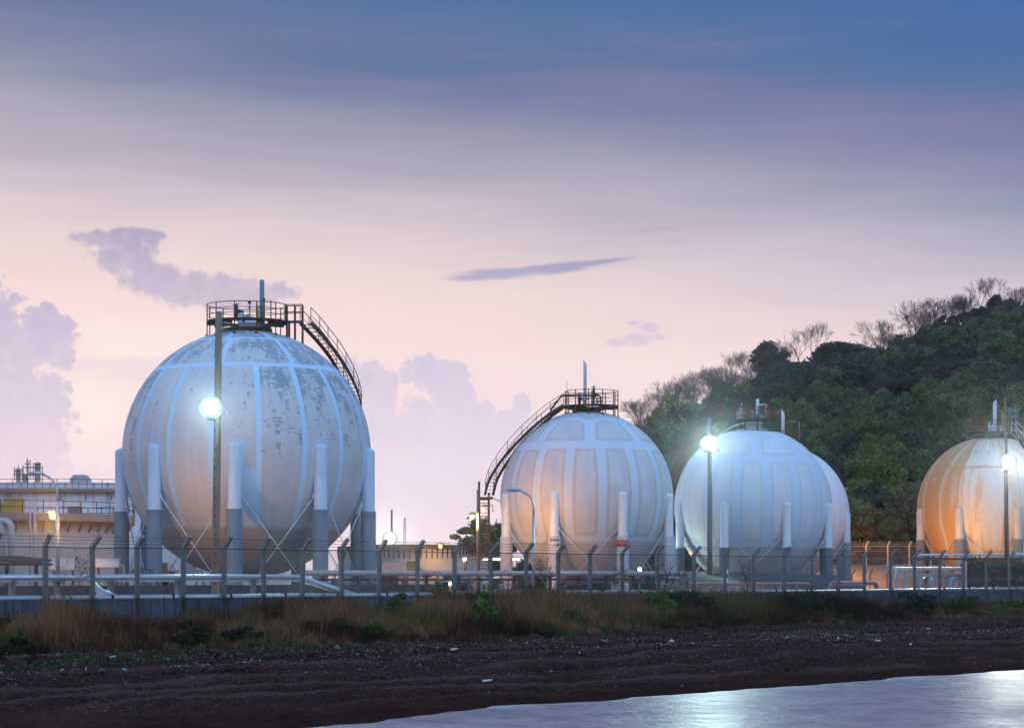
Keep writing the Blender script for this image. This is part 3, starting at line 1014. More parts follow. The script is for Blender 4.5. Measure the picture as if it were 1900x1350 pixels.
# painted markings on two columns: small dark stencil strokes, and a red band
mk = weathered('stencil_black', (0.03, 0.03, 0.04), None, 3, 0.3, 0.7); mred = weathered('red_band_paint', (0.34, 0.06, 0.05), (0.5, 0.3, 0.28), 6, 0.6, 0.6)
for i, (p_, d_, a_) in enumerate(cols):
    if i == 0:
        for row, (z, spans) in enumerate(((6.55, ((-50, -38), (-33, -25), (-18, -4), (4, 16), (24, 38))), (6.12, ((-6, 0), (6, 14), (20, 34), (38, 46))))):
            b = MB()
            for s0_, s1_2 in spans:
                b.lathe((p_.x, p_.y, z), [(0.543, 0), (0.546, 0), (0.546, 0.17), (0.543, 0.17)], 4, R_(s0_ - 90 + 8), R_(s1_2 - 90 + 8))
            b.build('stencilled_mark', mk, root, (p_.x, p_.y, 6))
    if i == 1:
        b = MB(); b.lathe((p_.x, p_.y, 6.05), [(0.543, 0), (0.548, 0), (0.548, 0.62), (0.543, 0.62)], 24); b.build('red_band', mred, root, (p_.x, p_.y, 6))
zd = 18.85; pc = Vector((c.x + 0.45, c.y, c.z)); zt = c.z + 7.8
deck_ring(root, pc, 1.3, 2.40, zd, 0.14, m_black)
ring_rail(root, pc, 2.38, zd, (1.30, 0.9, 0.5), m_rust, 11, R_(-70), R_(270), True, 7.8, c, 0.045)
b = MB(); b.lathe(c, [(1.15, 0.0 + 7.8 - 0.15), (1.3, 7.65), (1.3, 8.05), (1.15, 8.05), (1.15, 7.65)], 32, smooth=False); b.build('base_ring', m_rust, root, c)
b = MB(); q = Vector((c.x + (1085.5 - 1088.5) * k, c.y, zd)); b.tube([q - Vector((0, 0, .4)), Vector((q.x, q.y, 22.75))], 0.15, 14)
b.v = [(x, y, z + (0.22 * (q.x - x) / 0.15 if z > 22 else 0)) for x, y, z in b.v]
b.build('vent_pipe', m_vent, root)
valve_set(root, Vector((c.x - 0.65, c.y - 0.5, zd)), 1.1, m_black); valve_set(root, Vector((c.x - 0.25, c.y - 0.9, zd)), 0.95, m_valve)
valve_set(root, Vector((c.x + 0.62, c.y - 0.6, zd)), 1.75, m_rust)
b = MB(); q = Vector((c.x + 0.50, c.y - 0.55, zd)); b.tube([q, q + Vector((0, 0, 1.3))], 0.12, 12); b.build('yellow_cylinder', m_yell, root)
valve_set(root, Vector((c.x + 0.95, c.y - 0.3, zd)), 0.7, m_valve)
b = MB(); yy = c.y - 2.55; b.tube([(c.x - 3.3, yy + .6, zd - .55), (c.x - 2.35, yy, zd + 0.66), (c.x - 2.2, yy, zd + 0.72), (c.x + 1.05, yy, zd + 0.72), (c.x + 1.16, yy, zd + 0.62), (c.x + 1.18, yy, zd - .3)], 0.085, 8)
b.build('header_pipe', m_black, root)
b = MB(); b.tube([(c.x - 1.78, c.y, zd), (c.x - 1.78, c.y, zd + 2.2)], 0.018, 6); b.build('lightning_rod', m_black, root)
U = view_frame(c, 7.8)
stairway(root, Vector((c.x, c.y, zd)), [U(-.25, -.20, 1.055), U(-.46, -.22, .905), U(-.69, -.22, .70), U(-.915, -.16, .455), U(-1.07, -.08, .22), U(-1.13, -.03, .03)], 0.85, m_black, m_rust, post_step=5)
# steep ladder flight from the landing to the ground
xl, xr = at(889, 900, D).x, at(907, 900, D).x
zl = c.z + 0.25
b = MB(); b.box(((xl + xr) / 2 + .1, c.y - .3, zl - .3), (1.35, 1.1, .20)); lad = b.build('landing', m_rust, root)
b = MB()
for x in (xl, xr): b.beam((x, c.y - 1.0, GZ), (x, c.y - .2, zl + (1.2 if x == xl else .2)), 0.20, 0.14)
b.build('ladder_rail', m_black, lad)
b = MB(); n = 30
for i in range(n):
    f = (i + .5) / n; b.beam((xl, c.y - 1.0 + .8 * f * .85, GZ + (zl - .3 - GZ) * f), (xr, c.y - 1.0 + .8 * f * .85, GZ + (zl - .3 - GZ) * f), 0.22, 0.06)
b.build('ladder_tread', m_black, lad)
b = MB(); b.tube([(xr, c.y - .3, zl - .1), U(-.965, -.12, -.06)], 0.07, 6); b.build('stair_strut', m_white, root)

# ---- 3: smooth white tank, 4: the one behind it
mw3 = shell_banded(7.6, 'smooth_white_shell', (0.54, 0.67, 0.82), (0.66, 0.69, 0.74), (0.72, 0.73, 0.76), (0.50, 0.50, 0.52), 0.6, 4.0)
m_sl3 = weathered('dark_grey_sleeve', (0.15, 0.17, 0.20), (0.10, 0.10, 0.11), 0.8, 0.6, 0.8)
root, c, D = tank(1397, 940, 146, 7.6, 'smooth white gas sphere in front of another white one, red railed platform on top', mw3)
T3 = (root, c, D); k = D / F
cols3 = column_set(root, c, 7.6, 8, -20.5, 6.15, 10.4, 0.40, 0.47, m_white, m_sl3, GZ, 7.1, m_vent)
zt = c.z + 7.6; zd = 18.62; pc = Vector((c.x + 0.2, c.y, c.z))
deck_ring(root, pc, 1.0, 2.1, zd, 0.13, m_black)
b = MB(); b.lathe(pc, [(2.15, zt - c.z - 0.42), (2.36, zt - c.z - 0.42), (2.36, zt - c.z - 0.30), (2.15, zt - c.z - 0.30), (2.15, zt - c.z - 0.42)], 40, smooth=False); b.build('base_ring', m_black, root, c)
ring_rail(root, pc, 2.30, zt - 0.35, (1.42, 0.62), m_black, 12, pr=0.065)
ring_rail(root, pc, 2.05, zd, (1.12, 0.75, 0.38), m_redrail, 14, R_(-70), R_(270), pr=0.05)
b = MB(); b.lathe((c.x, c.y, zt - .1), [(0, 0), (0.8, 0), (0.8, 0.5), (0.95, 0.5), (0.95, 0.65), (0, 0.66)], 24); b.build('manhole_nozzle', m_white, root)
b = MB(); q = Vector((c.x + (1405.6 - 1397) * k, c.y, zd)); b.tube([q, Vector((q.x, q.y, 20.6))], 0.15, 14); vp = b.build('vent_pipe', m_white, root)
b = MB(); b.tube([(q.x, q.y, 20.6), (q.x, q.y, 20.78)], 0.16, 14); b.build('vent_cap', m_black, vp)
b = MB(); b.tube([(q.x, q.y, 20.05), (q.x + .83, q.y, 20.05), (q.x + .83, q.y, zd)], 0.075, 10); b.build('side_pipe', m_white, root)
b = MB(); q = Vector((c.x + (1374.5 - 1397) * k, c.y - .2, zd)); b.tube([q, q + Vector((0, 0, 1.1))], 0.13, 10); b.tube([q + Vector((0.05, 0, 1.1)), q + Vector((0.05, 0, 1.6))], 0.035, 8); b.build('short_vent', m_white, root)
valve_set(root, Vector((c.x - 1.5, c.y - .6, zd)), 0.75, m_valve); valve_set(root, Vector((c.x - .45, c.y - .7, zd)), 0.95, m_redrail); valve_set(root, Vector((c.x - .1, c.y - .5, zd)), 0.8, m_valve); valve_set(root, Vector((c.x + .75, c.y - .9, zd - .2)), 0.6, m_valve)
U = view_frame(c, 7.6)
b = MB(); b.tube([U(-.10, -.2, 1.06), U(-.26, -.22, 1.01), U(-.42, -.22, .90), U(-.46, -.22, .84)], 0.07, 8); b.build('drain_pipe', m_white, root)
stairway(root, Vector((c.x, c.y, zd)), [U(-.34, .10, 1.11), U(-.52, .12, 1.10), U(-.72, .14, .86), U(-.90, .14, .60), U(-1.03, .10, .36), U(-1.09, .06, .10)], 0.8, m_rust, m_redrail, post_step=5)

mw4 = shell_banded(7.6, 'pinkish_white_shell', (0.88, 0.82, 0.86), (0.86, 0.78, 0.81), (0.90, 0.82, 0.84), (0.65, 0.60, 0.60), 0.4, 6.0)
root, c, D = tank(1446, 955, 129, 7.6, 'white gas sphere mostly hidden behind the other white one', mw4)
T4 = (root, c, D); k = D / F
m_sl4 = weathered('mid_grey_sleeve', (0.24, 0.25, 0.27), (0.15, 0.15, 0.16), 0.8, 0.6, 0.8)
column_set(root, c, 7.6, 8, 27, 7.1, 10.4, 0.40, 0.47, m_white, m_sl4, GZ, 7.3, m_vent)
zt = c.z + 7.6; zd = zt + 0.45
pc = Vector((c.x + 0.2, c.y, c.z))
deck_ring(root, pc, 1.0, 2.15, zd, 0.12, m_rust); ring_rail(root, pc, 2.1, zd, (1.05, 0.7, 0.35), m_redrail, 12, drop=True, R=7.6, zc=c)
b = MB(); q = Vector((c.x + (1452 - 1446) * k, c.y - .4, zd)); b.tube([q, Vector((q.x, q.y, at(0, 764, D).z))], 0.17, 14)
b.v = [(x, y, z + (0.3 * (q.x - x) / 0.17 if z > zd + 1 else 0)) for x, y, z in b.v]; b.build('vent_pipe', m_white, root)
b = MB(); q = Vector((c.x + (1483 - 1446) * k, c.y, zd)); b.tube([q, q + Vector((0, 0, 2.1)), q + Vector((-1.1, 0, 2.15))], 0.03, 6); b.build('gauge_mast', m_vent, root)

# ---- 5: the rust streaked tank at the right
root, c, D = tank(1839, 945, 136, 7.6, 'rightmost gas sphere, cream and streaked with orange rust', shell_orange(7.6))
T5 = (root, c, D); k = D / F
m_cr = weathered('cream_paint', (0.66, 0.60, 0.50), (0.50, 0.42, 0.32), 1.0, 0.6, 0.6, 0, 0.3, (0.40, 0.24, 0.12))
m_sl5 = weathered('warm_grey_sleeve', (0.22, 0.20, 0.18), (0.15, 0.13, 0.11), 0.8, 0.6, 0.8)
column_set(root, c, 7.6, 8, -24.5, 7.2, 10.45, 0.42, 0.49, m_cr, m_sl5, GZ, 7.6, m_vent)
zt = c.z + 7.6; zd = 18.3; pc = Vector((c.x + 0.17, c.y, c.z))
deck_ring(root, pc, 1.3, 2.7, zd, 0.14, m_black); ring_rail(root, pc, 2.66, zd, (1.22, 0.74, 0.36, 0.02), m_redrail, 13, pr=0.04)
b = MB(); b.lathe(pc, [(1.7, zt - c.z - .28), (1.9, zt - c.z - .28), (1.9, zt - c.z - .1), (1.7, zt - c.z - .1), (1.7, zt - c.z - .28)], 32, smooth=False)
for kk in range(10):
    a = kk * .628; b.beam((pc.x + 1.9 * math.sin(a), pc.y - 1.9 * math.cos(a), zt - .3), (pc.x + 1.9 * math.sin(a), pc.y - 1.9 * math.cos(a), zd - .1), .1, .1)
b.build('base_ring', m_black, root, c)
b = MB(); q = Vector((c.x + (1845.8 - 1839) * k, c.y, zd)); b.tube([q, Vector((q.x, q.y, at(0, 744, D).z))], 0.19, 14)
b.v = [(x, y, z + (0.22 * (x - q.x) / 0.19 if z > zd + 1 else 0)) for x, y, z in b.v]; b.build('vent_pipe', m_white, root)
b = MB(); q = Vector((c.x + (1860 - 1839) * k, c.y - .4, zd + .5)); b.tube([q, q + Vector((0, 0, 1.55))], 0.2, 14); b.ball(q + Vector((0, 0, 1.55)), .2, 14, 6, (1, 1, .4)); b.build('yellow_cylinder', m_yell, root)
for x_, h_ in ((-.35, 1.1), (-.05, .8), (.3, .9), (.9, .7)): valve_set(root, Vector((c.x + x_, c.y - .8, zd)), h_, m_vent)
b = MB()
x0, x1 = c.x + 1.2, c.x + 2.6
for x in (x0, (x0 + x1) / 2, x1):
    for yy in (-.7, .5): b.tube([(x, c.y + yy, zd), (x, c.y + yy, zd + 2.6 + (.35 if x == x1 else 0))], 0.03, 6)
for z in (.9, 1.75, 2.3):
    for yy in (-.7, .5): b.tube([(x0 - .5, c.y + yy, zd + z), (x1 + .2, c.y + yy, zd + z)], 0.028, 6)
b.tube([(x0, c.y - .7, zd), (x1, c.y - .7, zd + 2.3)], 0.025, 6)
b.build('scaffold_frame', weathered('scaffold_green', (0.18, 0.30, 0.30), (0.1, 0.15, 0.15), 3, .5, .5), root)
U = view_frame(c, 7.6)
stairway(root, Vector((c.x, c.y, zd)), [U(.30, -.30, 1.04), U(.42, -.42, .90), U(.52, -.55, .75), U(.60, -.66, .56), U(.66, -.74, .36), U(.69, -.79, .16)], 0.7, m_rust, m_vent, post_step=6)
# ================================================================ pipes
m_alu = weathered('aluminium_cladding', (0.46, 0.50, 0.55), (0.30, 0.33, 0.37), 0.7, 0.6, 0.40, 0.7)
m_alub = weathered('dull_cladding', (0.46, 0.50, 0.55), (0.30, 0.33, 0.37), 0.7, 0.5, 0.42, 0.6)
m_pink = weathered('pinkish_pipe_paint', (0.52, 0.42, 0.42), (0.30, 0.22, 0.22), 0.7, 0.7, 0.5, 0.1)
m_redp = weathered('faded_red_pipe', (0.28, 0.09, 0.10), (0.14, 0.06, 0.06), 0.7, 0.7, 0.6)
m_purp = weathered('maroon_pipe', (0.27, 0.10, 0.16), (0.14, 0.06, 0.09), 0.7, 0.6, 0.55)


def bend(pts, r, n=6):
    """polyline with its corners rounded to radius r"""
    P = [Vector(p) for p in pts]; out = [P[0]]
    for i in range(1, len(P) - 1):
        a = (P[i - 1] - P[i]); b = (P[i + 1] - P[i])
        ra = min(r, a.length * .49); rb = min(r, b.length * .49)
        A = P[i] + a.normalized() * ra; B = P[i] + b.normalized() * rb
        for k in range(n + 1):
            t = k / n; out.append(A * (1 - t) ** 2 + P[i] * 2 * t * (1 - t) + B * t * t)
    return out + [P[-1]]


def pipe(name, label, pts, r, m, br=None, joints=0.0, group=None, jm=None):
    path = bend(pts, br or r * 3)
    c = path[0]
    b = MB(); b.tube(path, r, 16)
    o = b.build(name, m, None, c)
    tag(o, label, 'pipe', group)
    if joints:
        j = MB(); acc = 0
        for i in range(len(path) - 1):
            d = path[i + 1] - path[i]; L = d.length; t = joints - acc
            while t < L:
                q = path[i] + d * (t / L); e = d.normalized() * 0.03
                j.tube([q - e, q + e], r + 0.012, 16); t += joints
            acc = L - (t - joints)
        if j.v: j.build('joint_band', jm or m, o, c)
    return o


pq = QW + 0.42
s_l, s_r = on_line(-240, pq)[0], on_line(2050, pq)[0]
o = pipe('wall_pipe', 'long silver pipe lying on top of the sea wall behind the fence posts', [sq(s_l, pq, 2.665), sq(s_r, pq, 2.665)], 0.125, m_alu, joints=3.4)
for i in range(36):
    b = MB(); s = s_l + 1.5 + i * 3.15
    if s > s_r: break
    b.box(sq(s, pq - .125, 2.66), (.10, .05, .27), M=M3); b.box(sq(s, pq, 2.795), (.10, .25, .03), M=M3); b.build('pipe_clamp', m_dark, o, sq(s, pq, 2.66))
# raised pipe on the left with its branch
q2 = 70.2
sA, sB = on_line(-230, q2)[0], on_line(540, q2)[0]
zc = 3.42
s155 = on_line(158, q2)[0]
o = pipe('raised_pipe', 'thick silver pipe raised above the wall on the left, bending down at its right end',
         [sq(sA, q2, zc), sq(sB, q2, zc), sq(sB + 0.55, q2 - .1, zc - .02), sq(sB + 1.5, pq + 0.25, 2.66)], 0.145, m_alu, 0.7, joints=3.9)
b = MB(); b.tube(bend([sq(s155 - .5, q2 - .02, zc), sq(s155 + .1, q2 - .1, zc), sq(s155 - .25, q2 - 1.0, 2.95), sq(s155 - .5, pq + .2, 2.65)], .35), 0.14, 14); b.build('branch_elbow', m_alu, o, sq(s155, q2, zc))
for px in (22, 106, 205, 330, 470):
    s = on_line(px, q2)[0]
    b = MB(); b.box(sq(s, q2, 2.48), (.16, .2, 1.56), M=M3); b.box(sq(s, q2, zc - .17), (.3, .4, .06), M=M3); b.build('support', m_post, o, sq(s, q2, 2))
# long pinkish pipe deeper in the plant, on posts with sprinkler heads
q3 = 92.0
sA, sB = on_line(565, q3)[0], on_line(1292, q3)[0]
o = pipe('plant_pipe', 'long pinkish pipe on posts crossing behind the fence in the middle', [sq(sA, q3, 3.66), sq(sB, q3, 3.66), sq(sB + 1.3, q3, 3.62), sq(sB + 1.3, q3, 1.75)], 0.165, m_pink, 0.5, joints=5.2)
n = 13
for i in range(n):
    s = sA + (sB - sA) * (i + .5) / n
    b = MB(); b.box(sq(s, q3, 2.6), (.16, .16, 1.8), M=M3); b.box(sq(s, q3, 3.46), (.5, .3, .08), M=M3); b.build('support', m_rust, o, sq(s, q3, 2.5))
    b = MB(); v_ = sq(s + .9, q3 - .1, 3.2); b.box(v_, (.28, .28, .36), M=M3); b.tube([v_, v_ + Vector((0, 0, .4))], .06, 8); b.build('valve', m_redp, o, v_)
b = MB(); b.tube([sq(sA, q3 + .35, 3.30), sq(sB, q3 + .35, 3.30)], .06, 8); b.build('small_line', m_rust, o, sq(sA, q3, 3.3))
# red line in front of the white tanks
q4 = 79.0
sA, sB = on_line(1278, q4)[0], on_line(1508, q4)[0]
o = pipe('red_pipe', 'thin faded red pipe running low in front of the white gas spheres', [sq(sA, q4, 1.8), sq(sA, q4, 3.02), sq(sB, q4, 3.02)], 0.10, m_redp, .3, joints=4)
for i in range(6):
    s = sA + 2 + i * (sB - sA - 2) / 6; b = MB(); b.box(sq(s, q4, 2.3), (.2, .2, 1.25), M=M3); b.build('support', m_conc, o, sq(s, q4, 2.3))
# maroon hoop
q5 = 76.0
sA, sB = on_line(1541, q5)[0], on_line(1627, q5)[0]
pipe('maroon_pipe', 'maroon pipe forming a low square hoop beside the white gas spheres', [sq(sA, q5, 1.7), sq(sA, q5, 3.07), sq(sB, q5, 3.07), sq(sB, q5, 1.7)], 0.15, m_purp, .55, joints=2.7)
# silver bends at the right
q6 = 75.0
for i, px in enumerate((1653, 1664, 1677)):
    qq = q6 - (2 - i) * .28 + .3
    sA = on_line(px, qq)[0]; sB = on_line(1796, qq)[0]
    pipe('silver_bend_pipe', ['hindmost silver pipe of three that turn down beside the orange streaked tank', 'middle silver pipe of three that turn down beside the orange streaked tank',
                              'front silver pipe of three that turn down beside the orange streaked tank'][i], [sq(sA, qq, 1.6), sq(sA, qq, 3.98 - i * .0), sq(sB, qq, 3.98)], 0.125, m_alu, .5, joints=1.55, group='silver pipes turning down')
o = None
b = MB()
sA, sB = on_line(1700, q6 + 1.3)[0], on_line(1800, q6 + 1.3)[0]
for s in np.linspace(sA, sB, 5):
    for dq in (0, 1.2): b.box(sq(s, q6 + 1 + dq, 2.6), (.14, .14, 1.9), M=M3)
    b.box(sq(s, q6 + 1.6, 3.60), (.12, 1.6, .14), M=M3)
b.box(sq((sA + sB) / 2, q6 + 1.0, 3.52), (sB - sA, .12, .16), M=M3); b.box(sq((sA + sB) / 2, q6 + 2.2, 3.52), (sB - sA, .12, .16), M=M3)
o = b.build('pipe_trestle', m_alub, None, sq(sA, q6 + 1.3, GZ)); tag(o, 'low grey pipe trestle under the silver bends at the right', 'pipe rack')
for i, px in enumerate((1709, 1727, 1764, 1795)):
    s = on_line(px, q6 + 1.9)[0]; b = MB(); b.tube(bend([sq(s, q6 + 1.9, 1.7), sq(s, q6 + 1.9, 3.3), sq(s + .7, q6 + 1.9, 3.45)], .3), (.09, .22, .23, .14)[i], 10); b.build('riser', (m_alu, m_alub, m_white, m_pink)[i], o, sq(s, q6 + 1.9, 2))
# white and red lines above the fence at the right
q7 = 84.0
sA, sB = on_line(1702, q7)[0], on_line(2040, q7)[0]
o = pipe('white_pipe', 'white pipe along the top of a trestle in front of the orange streaked tank', [sq(sA, q7, 5.0), sq(sB, q7, 5.35)], 0.085, m_white, joints=4)
b = MB(); b.tube([sq(sA, q7, 4.70), sq(sB, q7, 5.05)], .07, 8); b.build('red_line', m_redp, o, sq(sA, q7, 4.7))
for px in (1706, 1760, 1812, 1880, 1930):
    s = on_line(px, q7)[0]; b = MB(); b.beam(sq(s, q7 + .15, 1.7), sq(s, q7 + .15, 5.0), .12, .12); b.build('support', m_pink, o, sq(s, q7, 2))
# upright pinkish bends at the far left edge
for i, (px, pt) in enumerate(((3, 966), (21, 961))):
    D_0 = 128; a = at(px, 1075, D_0); t = at(px, pt + 12, D_0)
    pipe('upright_pipe', ['inner pinkish upright pipe with a hooked top by the flat storage tank', 'outer pinkish upright pipe with a hooked top by the flat storage tank'][i],
         [Vector((a.x, D_0, GZ)), Vector((a.x, D_0, t.z + .2)), Vector((a.x - 1.1, D_0 + .2, t.z + .2)), Vector((a.x - 1.1, D_0 + .2, GZ))], 0.19, m_pink, .5, joints=2.2, group='upright bends at the left edge')

# ================================================================ bunds and low walls
m_bund = weathered('blackened_bund', (0.050, 0.048, 0.052), (0.016, 0.016, 0.018), 0.7, 0.9, 0.9, 0, 0.7, (0.14, 0.07, 0.045))
qb = 84.0
sA, sB = on_line(-240, qb)[0], on_line(815, qb)[0]
b = MB(); b.box(sq((sA + sB) / 2, qb, 2.38), (sB - sA, .28, 1.36), M=M3)
for i in range(12): b.box(sq(sA + (sB - sA) * (i + .5) / 12, qb - .18, 2.3), (.3, .1, 1.3), M=M3)
bw = b.build('bund_wall', m_bund, None, sq(sA, qb, GZ), bevel=.02); tag(bw, 'blackened low concrete bund wall around the largest gas sphere', 'wall')
# gravel bank with a dark crest before the white tanks
m_bank, bs = new_mat('dark_bank')
p = coord(); n2 = noise(p, 2.2, 5, .7); n1 = noise(p, .4, 4)
finish(bs, mix(lin(n2, .4, .65), mix(n1, (.035, .032, .030), (.075, .070, .060)), (.13, .12, .12)), .95, 0, n2, .6, .06)
def bank(name, px0, px1, q, h, w, m, label, cat):
    s0, s1 = on_line(px0, q)[0], on_line(px1, q)[0]
    n = int((s1 - s0) / .3); V = []; Fq = []
    prof = np.linspace(-1, 1, 13)
    for i in range(n + 1):
        s = s0 + (s1 - s0) * i / n
        e = min(1, (i + .2) / (n * .10), (n - i + .2) / (n * .10))
        for t in prof:
            z = GZ - .05 + h * e * (1 - t * t) ** .8 * (0.86 + .28 * float(fbm(s * .5, t * 2, 3))) + (float(vnoise(s * 3, t * 5, 8)) - .5) * .12
            V.append(tuple(sq(s, q + t * w, z)))
    k = len(prof)
    for i in range(n):
        for j in range(k - 1): Fq.append((i * k + j, (i + 1) * k + j, (i + 1) * k + j + 1, i * k + j + 1))
    o = np_mesh(name, np.array(V), np.array(Fq), m, smooth=True)
    return tag(o, label, cat)
bank('earth_bund', 1262, 1562, 86, 1.95, 4.2, m_bank, 'dark earth and rubble bund at the feet of the white gas spheres', 'earth bank')
m_dirtp = weathered('pale_pad', (0.27, 0.27, 0.28), (0.15, 0.14, 0.13), .6, .7, .9)
o = bank('gravel_bank', 770, 1270, 80, 1.05, 5.0, m_dirtp, 'pale grey gravel bank at the foot of the panelled gas sphere', 'gravel bank')
# raised bank with dry grass under the far fence
m_dry, bs = new_mat('dry_bank')
p = coord(); n1 = noise(p, 1.2, 5, .7)
finish(bs, mix(lin(n1, .35, .65), (.20, .11, .07), (.34, .22, .13)), .95, 0, n1, .5, .05)
V = []; Fq = []
xs = np.arange(18, 80, .8); ys = np.arange(258, 320, 1.6)
for y in ys:
    for x in xs:
        z = GZ - .05 + 3.3 * (1 / (1 + math.exp(-(y - 284) / 2.6))) + (float(fbm(x * .4, y * .4, 2)) - .5) * .5
        e = min(1, max(0, (x - 18) / 8)); V.append((x, y, GZ - .05 + (z - GZ + .05) * e))
k = len(xs)
for i in range(len(ys) - 1):
    for j in range(k - 1): Fq.append((i * k + j, i * k + j + 1, (i + 1) * k + j + 1, (i + 1) * k + j))
o = np_mesh('dry_bank', np.array(V), np.array(Fq), m_dry, smooth=True); tag(o, kind='structure')

# far fence on the bank
ff = empty('far_fence', (44, 290, 4.9), 'distant wire fence on a dry grassy bank below the wooded hill', 'fence')
m_fpost = weathered('far_post_concrete', (0.50, 0.40, 0.36), (0.34, 0.24, 0.2), 2, .6, .8)
xs_ = [at(px, 1000, 290).x for px in range(1487, 2060, 40)]
for x in xs_:
    b = MB(); b.beam((x, 290, 4.3), (x, 290, 7.15), .19, .19); b.beam((x, 290, 7.1), (x + .22, 289.7, 7.62), .18, .17); b.build('post', m_fpost, ff, (x, 290, 4.9))
for z, r in ((7.08, .03), (6.5, .012), (5.6, .012), (7.3, .014), (7.5, .014)):
    b = MB(); b.tube([(xs_[0], 289.9, z), (xs_[-1], 289.9, z)], r, 5); b.build('wire', m_fpost, ff)
b = MB(); x0, x1 = xs_[0], xs_[-1]
for s in np.arange(x0 - 2, x1, .16):
    for sg in (1, -1):
        a = (s, 289.92, 5.0) if sg > 0 else (s + 2.05, 289.93, 5.0); e = (s + 2.05, 289.92, 7.05) if sg > 0 else (s, 289.93, 7.05)
        if min(a[0], e[0]) < x0 or max(a[0], e[0]) > x1: continue
        b.beam(a, e, .010, .010)
b.build('chain_mesh', weathered('far_mesh', (0.28, .18, .15), None, 1, .3, .7), ff)
# short bent posts of a second fence part way down the bank
for i, px in enumerate((1581, 1614, 1646)):
    q = at(px, 1078, 268); b = MB(); b.beam((q.x, 268, 2.0), (q.x, 268, 3.7), .16, .16); b.beam((q.x, 268, 3.65), (q.x + .3, 267.8, 4.25), .15, .15)
    o = b.build('bent_post', m_fpost, None, (q.x, 268, 2)); tag(o, 'short bent concrete post ' + ['beside the grey leg of the hidden white tank', 'between two others below the dry bank', 'nearest the silver pipe bends below the dry bank'][i], 'fence post', 'short posts below the bank')

# ================================================================ lamps
def lamp(name, loc, energy, col, radius, parent, kind='POINT'):
    l = bpy.data.lights.new(name, kind); l.energy = energy; l.color = col; l.shadow_soft_size = radius
    o = bpy.data.objects.new(name, l); COL.objects.link(o)
    if parent is not None: o.parent = parent
    o.location = Vector(loc) - (wl(parent) if parent is not None else Vector((0, 0, 0)))
    return o


COOL = (0.70, 1.0, 0.93); SOD = (1.0, 0.46, 0.10); WARMW = (1.0, 0.93, 0.72)
m_lens = emissive('cool_lens', COOL, 30.0); m_sod = emissive('sodium_lens', (1.0, 0.44, 0.09), 1.5); m_warm = emissive('warm_lens', WARMW, 5.0)
m_refl = weathered('lamp_reflector', (.85, .88, .86), (.80, .84, .82), 3, .2, .5)
m_house = weathered('lamp_housing', (0.30, 0.32, 0.32), (0.15, 0.16, 0.16), 3, .5, .5, .4)
# concrete pole with a row of small climbing holes
m_pole, bs = new_mat('weathered_pole')
p = coord(); x, y, z = sep(p)
n1 = noise(vec(x * 3, y * 3, z * .35), 1.6, 5, .7); n2 = noise(p, 8, 3)
c = mix(lin(n1, .35, .65), (0.15, 0.125, 0.09), (0.25, 0.22, 0.16)); c = mix(lin(n2, .5, .8, 0, .5), c, (.12, .11, .09))
hole = sstep(absx(mth('FRACT', z / .42) - .5), .10, .07) * sstep(absx(x - .02), .040, .030)
finish(bs, mix(hole * .9, c, (.02, .02, .02)), .88, 0, n2, .15, .01)
m_pole2 = weathered('green_grey_pole', (0.20, 0.23, 0.21), (0.11, 0.12, 0.11), .8, .6, .75)
m_pole3 = weathered('brown_pole', (0.20, 0.15, 0.13), (0.10, 0.07, 0.06), .8, .7, .8)


def glow_cover(lens, col):
    """enlarged cover of a floodlight, its soft glow painted in and fading to the rim"""
    m, bs = new_mat('glow_lens')
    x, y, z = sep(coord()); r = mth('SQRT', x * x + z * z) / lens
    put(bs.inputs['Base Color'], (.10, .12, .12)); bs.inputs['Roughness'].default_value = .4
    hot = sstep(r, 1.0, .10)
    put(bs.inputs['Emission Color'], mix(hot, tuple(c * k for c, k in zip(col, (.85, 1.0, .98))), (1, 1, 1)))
    put(bs.inputs['Emission Strength'], hot * hot * hot * 30.0 + .42)  # lamp glow painted as emission, strongest at the centre
    return m


